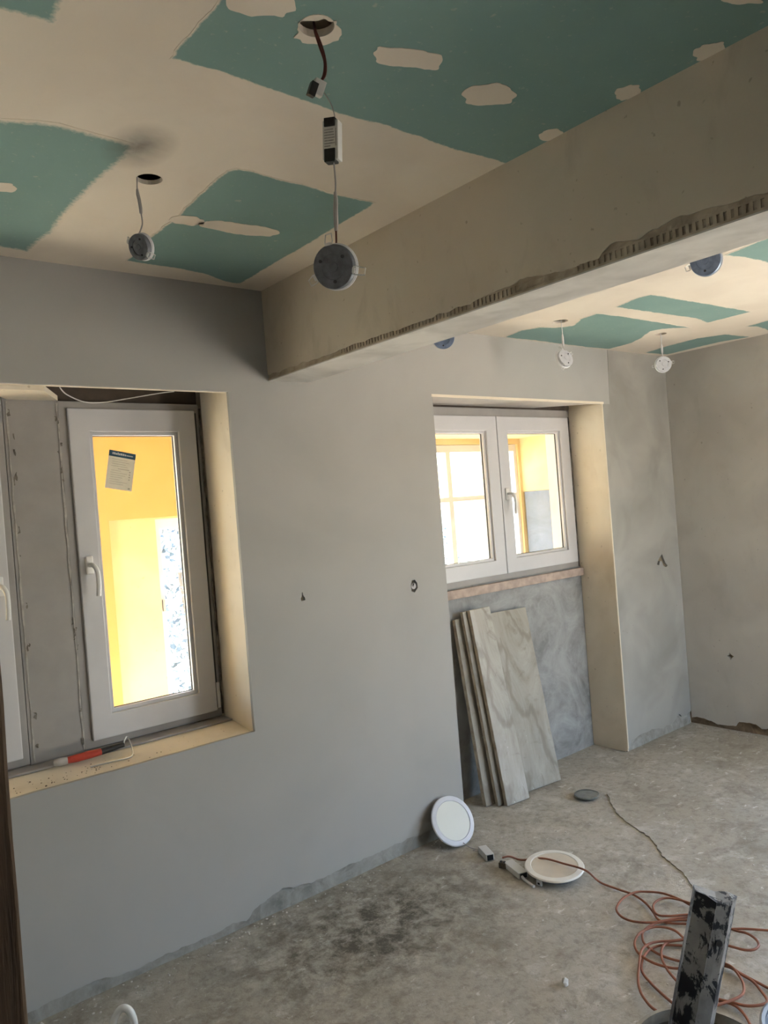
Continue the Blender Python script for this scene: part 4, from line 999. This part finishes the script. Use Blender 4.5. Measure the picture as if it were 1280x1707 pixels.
cbk = thing('connector_block', 'dark brass terminal connector between the two driver boxes', 'connector', (2.388, -0.418, 0.0)); cbk.rotation_euler = (0, 0, -1.2)
box('body', (-0.016, 0.016, -0.012, 0.012, 0.001, 0.024), plain('connector_brown', (0.10, 0.075, 0.05), 0.6, var=0.5, scale=120), cbk, 0.003)
for k in (-1, 1):
    tube('screw', [(0.008 * k, 0, 0.022), (0.008 * k, 0, 0.028)], 0.005, M['screw'], cbk, 8)
tag(tube('thin_lead', [(2.412, -0.215, 0.006), (2.432, -0.24, 0.006), (2.432, -0.25, 0.012)], 0.002, M['cable_grey'], None, 6, 4), 'short grey lead between leaning panel light and small driver box', 'wire')

# orange extension cable: one long cable thrown down in loops
bm = bmesh.new()
for k, pl in enumerate(CABLES):
    pts = []
    for i, (x, y) in enumerate(pl):
        z = 0.006 + 0.0055 * (k % 3) + 0.004 * max(0.0, mnoise.noise((x * 6, y * 6, k)))
        if k == 0:
            u_ = i / (len(pl) - 1)
            z = 0.026 if i < 2 else z
            dx, dy = x - 2.480, y + 0.622; dd = math.hypot(dx, dy)
            if dd < 0.17: z = 0.052 if dd < 0.125 else 0.052 - (dd - 0.125) / 0.045 * 0.03
        pts.append((x, y, z))
    if k == 0:
        # re-aim the raised stretch so that it runs over the panel light
        pts = [(p[0] - (p[2] - 0.004) * 0.82, p[1] - (p[2] - 0.004) * 0.72, p[2]) for p in pts]
    add_tube(bm, spline(pts, 8), 0.0042, 8)
tag(done('extension_cable', bm, M['cable_orange'], None, True), 'orange extension cable in loose loops running over the lying panel light', 'cable')

# round lid
t = thing('metal_disc', 'small round grey disc lying on the floor beyond the panel lights', 'disc', (3.247, -0.226, 0.0))
lathe('disc', [(0, 0.001), (0.045, 0.001), (0.062, 0.010), (0.064, 0.014), (0.060, 0.016), (0.030, 0.013), (0, 0.012)], M['lid'], t, 36)
lathe('raised_edge', [(0.056, 0.0145), (0.0625, 0.0150), (0.0625, 0.0175), (0.058, 0.0178)], M['lid'], t, 36)

# leaning stone slabs
def stone(label, bl, br, tl, tr, th, seed, m='slab'):
    """bl/br bottom front corners, tl/tr top front corners; thickness goes back into the alcove"""
    bl, br, tl, tr = map(Vector, (bl, br, tl, tr)); base = Vector((bl.x, bl.y, 0))
    upv = ((tl - bl) + (tr - br)).normalized(); rt = (br - bl).normalized(); n = upv.cross(rt).normalized()
    if n.y < 0: n = -n
    bm = bmesh.new(); N = 24; rr = random.Random(seed); rings = []
    for k in range(N + 1):
        f = k / N; L = bl.lerp(tl, f); Rg = br.lerp(tr, f)
        w1_ = 0.0022 * mnoise.noise((f * 16, seed, 0)); w2_ = 0.0022 * mnoise.noise((f * 16, seed, 9))
        a = L + rt * w1_; b = Rg + rt * w2_
        rings.append([bm.verts.new(q - base) for q in (a, b, b + n * th, a + n * th)])
    for a, b in zip(rings, rings[1:]):
        for i in range(4):
            f_ = bm.faces.new((a[i], a[(i + 1) % 4], b[(i + 1) % 4], b[i])); f_.material_index = 1 if i in (1, 3) else 0
    bm.faces.new(rings[0][::-1]).material_index = 1; bm.faces.new(rings[-1]).material_index = 1
    o = done('stone_slab', bm, [M[m], M['slab_edge']], None, False, 0.0015, 1)
    o.location = base
    return tag(o, label, 'slab', 'stone slabs leaning in the alcove')
stone('rightmost wide veined stone slab leaning in the alcove, dark knot at its edge', (3.102, 0.053, 0.001), (3.362, 0.026, 0.001), (3.066, 0.205, 0.956), (3.385, 0.207, 0.947), 0.022, 1)
stone('pale narrow stone slab in front, leaning left of the wide veined one', (2.896, 0.006, 0.001), (3.056, -0.006, 0.001), (2.884, 0.158, 1.002), (3.040, 0.160, 1.003), 0.024, 2, 'slab_pale')
stone('second stone slab of the stack, its sawn edge showing', (2.868, 0.043, 0.001), (3.030, 0.032, 0.001), (2.856, 0.184, 0.996), (3.010, 0.186, 0.996), 0.022, 3)
stone('rearmost leftmost stone slab of the stack, showing only its edge', (2.822, 0.085, 0.001), (2.985, 0.078, 0.001), (2.824, 0.212, 0.958), (2.98, 0.212, 0.958), 0.026, 4)

# bucket with a paint stained profile standing in it
bk = thing('mortar_bucket', 'dirty mortar bucket holding a paint stained profile at the bottom edge', 'bucket', (1.545, -1.79, 0.0))
lathe('body', [(0.0, 0.002), (0.115, 0.002), (0.120, 0.008), (0.146, 0.304), (0.142, 0.304), (0.117, 0.012), (0.0, 0.012)], M['bucket'], bk, 48)
lathe('rim', [(0.145, 0.294), (0.153, 0.296), (0.154, 0.322), (0.150, 0.328), (0.141, 0.328), (0.140, 0.302)], M['bucket_rim'], bk, 48)
for sgn in (-1, 1):
    box('handle_lug', (-0.012 + sgn * 0.105, 0.012 + sgn * 0.105, -0.012 + 0.112 * sgn * -0.0 + 0.108, 0.014 + 0.108, 0.30, 0.35), M['bucket'], bk, 0.003) if sgn < 0 else None
lathe('dried_mortar', [(0.0, 0.05), (0.08, 0.055), (0.119, 0.045)], M['cement'], bk, 32)

pt = Vector((1.6383, -1.8018, 0.625)); pbm = Vector((1.5818, -1.7573, 0.3518))
ax = (pt - pbm).normalized(); foot = pbm - ax * ((pbm.z - 0.075) / ax.z)
u_ = (RV - ax * RV.dot(ax)).normalized(); v_ = ax.cross(u_)
if v_.dot(FV) < 0: v_ = -v_
sec = [(-0.053, 0.004, 0.013), (-0.030, -0.002, 0.010), (-0.006, -0.007, 0.000), (-0.003, -0.002, -0.002), (0.014, 0.000, -0.004), (0.034, 0.004, -0.006), (0.039, 0.010, 0.004), (0.064, 0.044, 0.002), (0.040, 0.048, 0.007), (0.010, 0.044, 0.004), (-0.040, 0.046, 0.010)]
bm = bmesh.new(); Lp = (pt - foot).length; rings = []
for k in range(31):
    f = k / 30; ring = []
    for i, (a, b, dz) in enumerate(sec):
        j = 0.0012 * mnoise.noise((f * 22, i * 1.7, 0))
        ring.append(bm.verts.new(u_ * (a + j) + v_ * (b + j) + ax * (Lp * f + (dz if k == 30 else 0))))
    rings.append(ring)
for a, b in zip(rings, rings[1:]):
    for i in range(len(sec)): bm.faces.new((a[i], a[(i + 1) % len(sec)], b[(i + 1) % len(sec)], b[i]))
bm.faces.new(rings[0][::-1]); bm.faces.new(rings[-1])
prf = thing('steel_profile', 'grey profile with peeling black paint standing in the bucket', 'profile', tuple(foot))
done('web', bm, M['profile'], prf)
kp = u_ * 0.018 + v_ * (-0.0005) + ax * (Lp - 0.092)
bm = bmesh.new(); add_tube(bm, [kp, kp + v_ * -0.0022], 0.0075, 12); done('rivet', bm, M['screw'], prf)

# rim of another pail, a white hoop and the corner of a tub at the bottom edge
pl2 = thing('pail', 'pale rimmed pail just showing at the bottom edge', 'pail', (0.998, -1.158, 0.0))
lathe('body', [(0.0, 0.002), (0.085, 0.002), (0.104, 0.268), (0.100, 0.268), (0.083, 0.010), (0.0, 0.010)], M['bucket'], pl2, 40)
lathe('rim', [(0.103, 0.264), (0.109, 0.266), (0.109, 0.282), (0.105, 0.2855), (0.099, 0.282), (0.099, 0.266)], M['bucket_rim'], pl2, 40)
hp = thing('white_hoop', 'white bent tube hoop standing at the bottom left edge', 'hoop', (0.662, -0.69, 0.0))
hr = Vector((RV.x, RV.y, 0)).normalized()
pts = [(-0.085, 0.004), (-0.060, 0.16), (-0.034, 0.285), (-0.020, 0.322), (-0.004, 0.338), (0.012, 0.334), (0.022, 0.315), (0.026, 0.28), (0.030, 0.15), (0.034, 0.004)]
tube('hoop_tube', [(hr.x * a, hr.y * a, z) for a, z in pts], 0.0095, M['white_tube'], hp, 12, 6)
for a in (-0.085, 0.034): lathe('foot_cap', [(0, 0.001), (0.013, 0.001), (0.013, 0.02), (0.0, 0.021)], M['gasket'], hp, 12, Matrix.Translation((hr.x * a, hr.y * a, 0)))
tb = thing('plastic_tub', 'blue grey plastic tub cut off by the bottom right corner', 'tub', (2.03, -1.86, 0.0))
lathe('body', [(0.0, 0.002), (0.13, 0.002), (0.155, 0.150), (0.150, 0.150), (0.126, 0.010), (0.0, 0.010)], M['tub'], tb, 40)
lathe('rim', [(0.152, 0.146), (0.163, 0.148), (0.164, 0.158), (0.158, 0.162), (0.150, 0.158)], M['tub'], tb, 40)

# plaster chip and crumbs
def pebble(bm, c, s, seed):
    rr = random.Random(seed); v = []
    r_ = bmesh.ops.create_icosphere(bm, subdivisions=1, radius=1.0)
    for q in r_['verts']:
        k = 1 + rr.uniform(-0.3, 0.3); q.co = Vector((q.co.x * s[0] * k, q.co.y * s[1] * k, max(q.co.z, -0.3) * s[2] * k)) + Vector(c)
bm = bmesh.new(); pebble(bm, (0, 0, 0.006), (0.010, 0.026, 0.014), 3)
ch = done('plaster_chip', bm, M['chip'], None); ch.location = (1.929, -1.094, 0.0); ch.rotation_euler = (0, 0, -0.7)
tag(ch, 'small white plaster chip lying on the bare floor', 'plaster chip')
bm = bmesh.new(); rr = random.Random(11)
for k in range(420):
    if k < 170:
        x = rr.uniform(0.5, 2.55); y = -abs(rr.gauss(0, 0.05)) - 0.008
    elif k < 240:
        x = X_END - abs(rr.gauss(0, 0.05)) - 0.02; y = rr.uniform(-1.2, -0.02)
    else:
        x = rr.uniform(0.8, 4.4); y = rr.uniform(-1.9, -0.05)
    if math.hypot(x - 0.998, y + 1.158) < 0.13 or math.hypot(x - 2.41, y + 0.40) < 0.24: continue
    s = rr.uniform(0.0015, 0.005); pebble(bm, (x, y, s * 0.25), (s, s * rr.uniform(0.6, 1.2), s * 0.7), k)
cr = done('rubble_crumbs', bm, M['chip'], None); tag(cr, 'plaster crumbs scattered over the floor', 'crumbs', kind='stuff')

# tool and debris on the sill, loose wire over the first window
tl_ = thing('roller_frame', 'red and black handled roller frame lying on the left window sill', 'tool', (0.90, 0.150, 0.748))
def tp(x, y, z): return (x - 0.90, y - 0.150, z - 0.748)
tube('hang_end', [tp(0.775, 0.175, 0.766), tp(0.79, 0.165, 0.767), tp(0.815, 0.160, 0.767)], [0.012, 0.015, 0.013], M['tool_grey'], tl_, 10)
tube('red_grip', [tp(0.812, 0.160, 0.767), tp(0.84, 0.155, 0.768), tp(0.89, 0.150, 0.770), tp(0.930, 0.146, 0.771)], [0.011, 0.014, 0.014, 0.012], M['red'], tl_, 12)
tube('black_ferrule', [tp(0.929, 0.146, 0.771), tp(0.96, 0.147, 0.772), tp(1.015, 0.149, 0.774)], [0.012, 0.011, 0.008], M['black'], tl_, 12)
tube('wire_frame', [tp(1.012, 0.149, 0.774), tp(1.030, 0.165, 0.795), tp(1.038, 0.16, 0.79), tp(1.036, 0.13, 0.765), tp(1.018, 0.085, 0.744), tp(0.96, 0.080, 0.744), tp(0.87, 0.088, 0.744)], 0.0028, M['steel'], tl_, 8, 6)
bm = bmesh.new(); rr = random.Random(21)
for k in range(150):
    x = rr.uniform(0.55, 0.95) if k < 110 else rr.uniform(0.6, 1.4); y = rr.uniform(0.03, 0.2)
    z = 0.7335 + 0.075 * y; s = rr.uniform(0.0008, 0.0030) if k % 20 else 0.0045
    pebble(bm, (x, y, z), (s, s, s * 0.6), 500 + k)
sd = done('sill_dirt', bm, plain('dirt_grains', (0.16, 0.12, 0.08), 0.95, var=0.4), None); tag(sd, 'dark dirt grains scattered on the plastered sill', 'dirt', kind='stuff')
lw = tube('loose_wire', [(0.86, 0.06, 2.084), (0.90, 0.12, 2.070), (0.97, 0.15, 2.050), (1.04, 0.15, 2.050), (1.12, 0.13, 2.062), (1.22, 0.06, 2.075), (1.27, 0.03, 2.079)], 0.0022, M['cable_white'], None, 6, 6)
tag(lw, 'thin white wire sagging under the lintel of the left window', 'wire')

# hairline crack in the screed
cp = spline([(x, y, 0) for x, y in [(3.356, -0.274), (3.224, -0.4), (3.143, -0.498), (3.075, -0.629), (3.038, -0.714), (2.971, -0.794), (2.896, -0.881), (2.841, -0.98), (2.744, -1.092)]], 8); L_, R_ = [], []
for k, p in enumerate(cp):
    d = (cp[min(k + 1, len(cp) - 1)] - cp[max(k - 1, 0)]).normalized(); nn = Vector((-d.y, d.x, 0))
    p = p + nn * 0.010 * mnoise.noise((k * 0.45, 2.0, 0)); w_ = 0.0005 + 0.0022 * abs(mnoise.noise((k * 0.6, 7.0, 0)))
    L_.append(((p + nn * w_).x, (p + nn * w_).y)); R_.append(((p - nn * w_).x, (p - nn * w_).y))
slab('screed_crack', L_ + R_[::-1], [], XY, -0.006, 0.0012, plain('crack_dirt', (0.30, 0.265, 0.215), 0.95, var=0.4), bpy.data.objects['floor'])
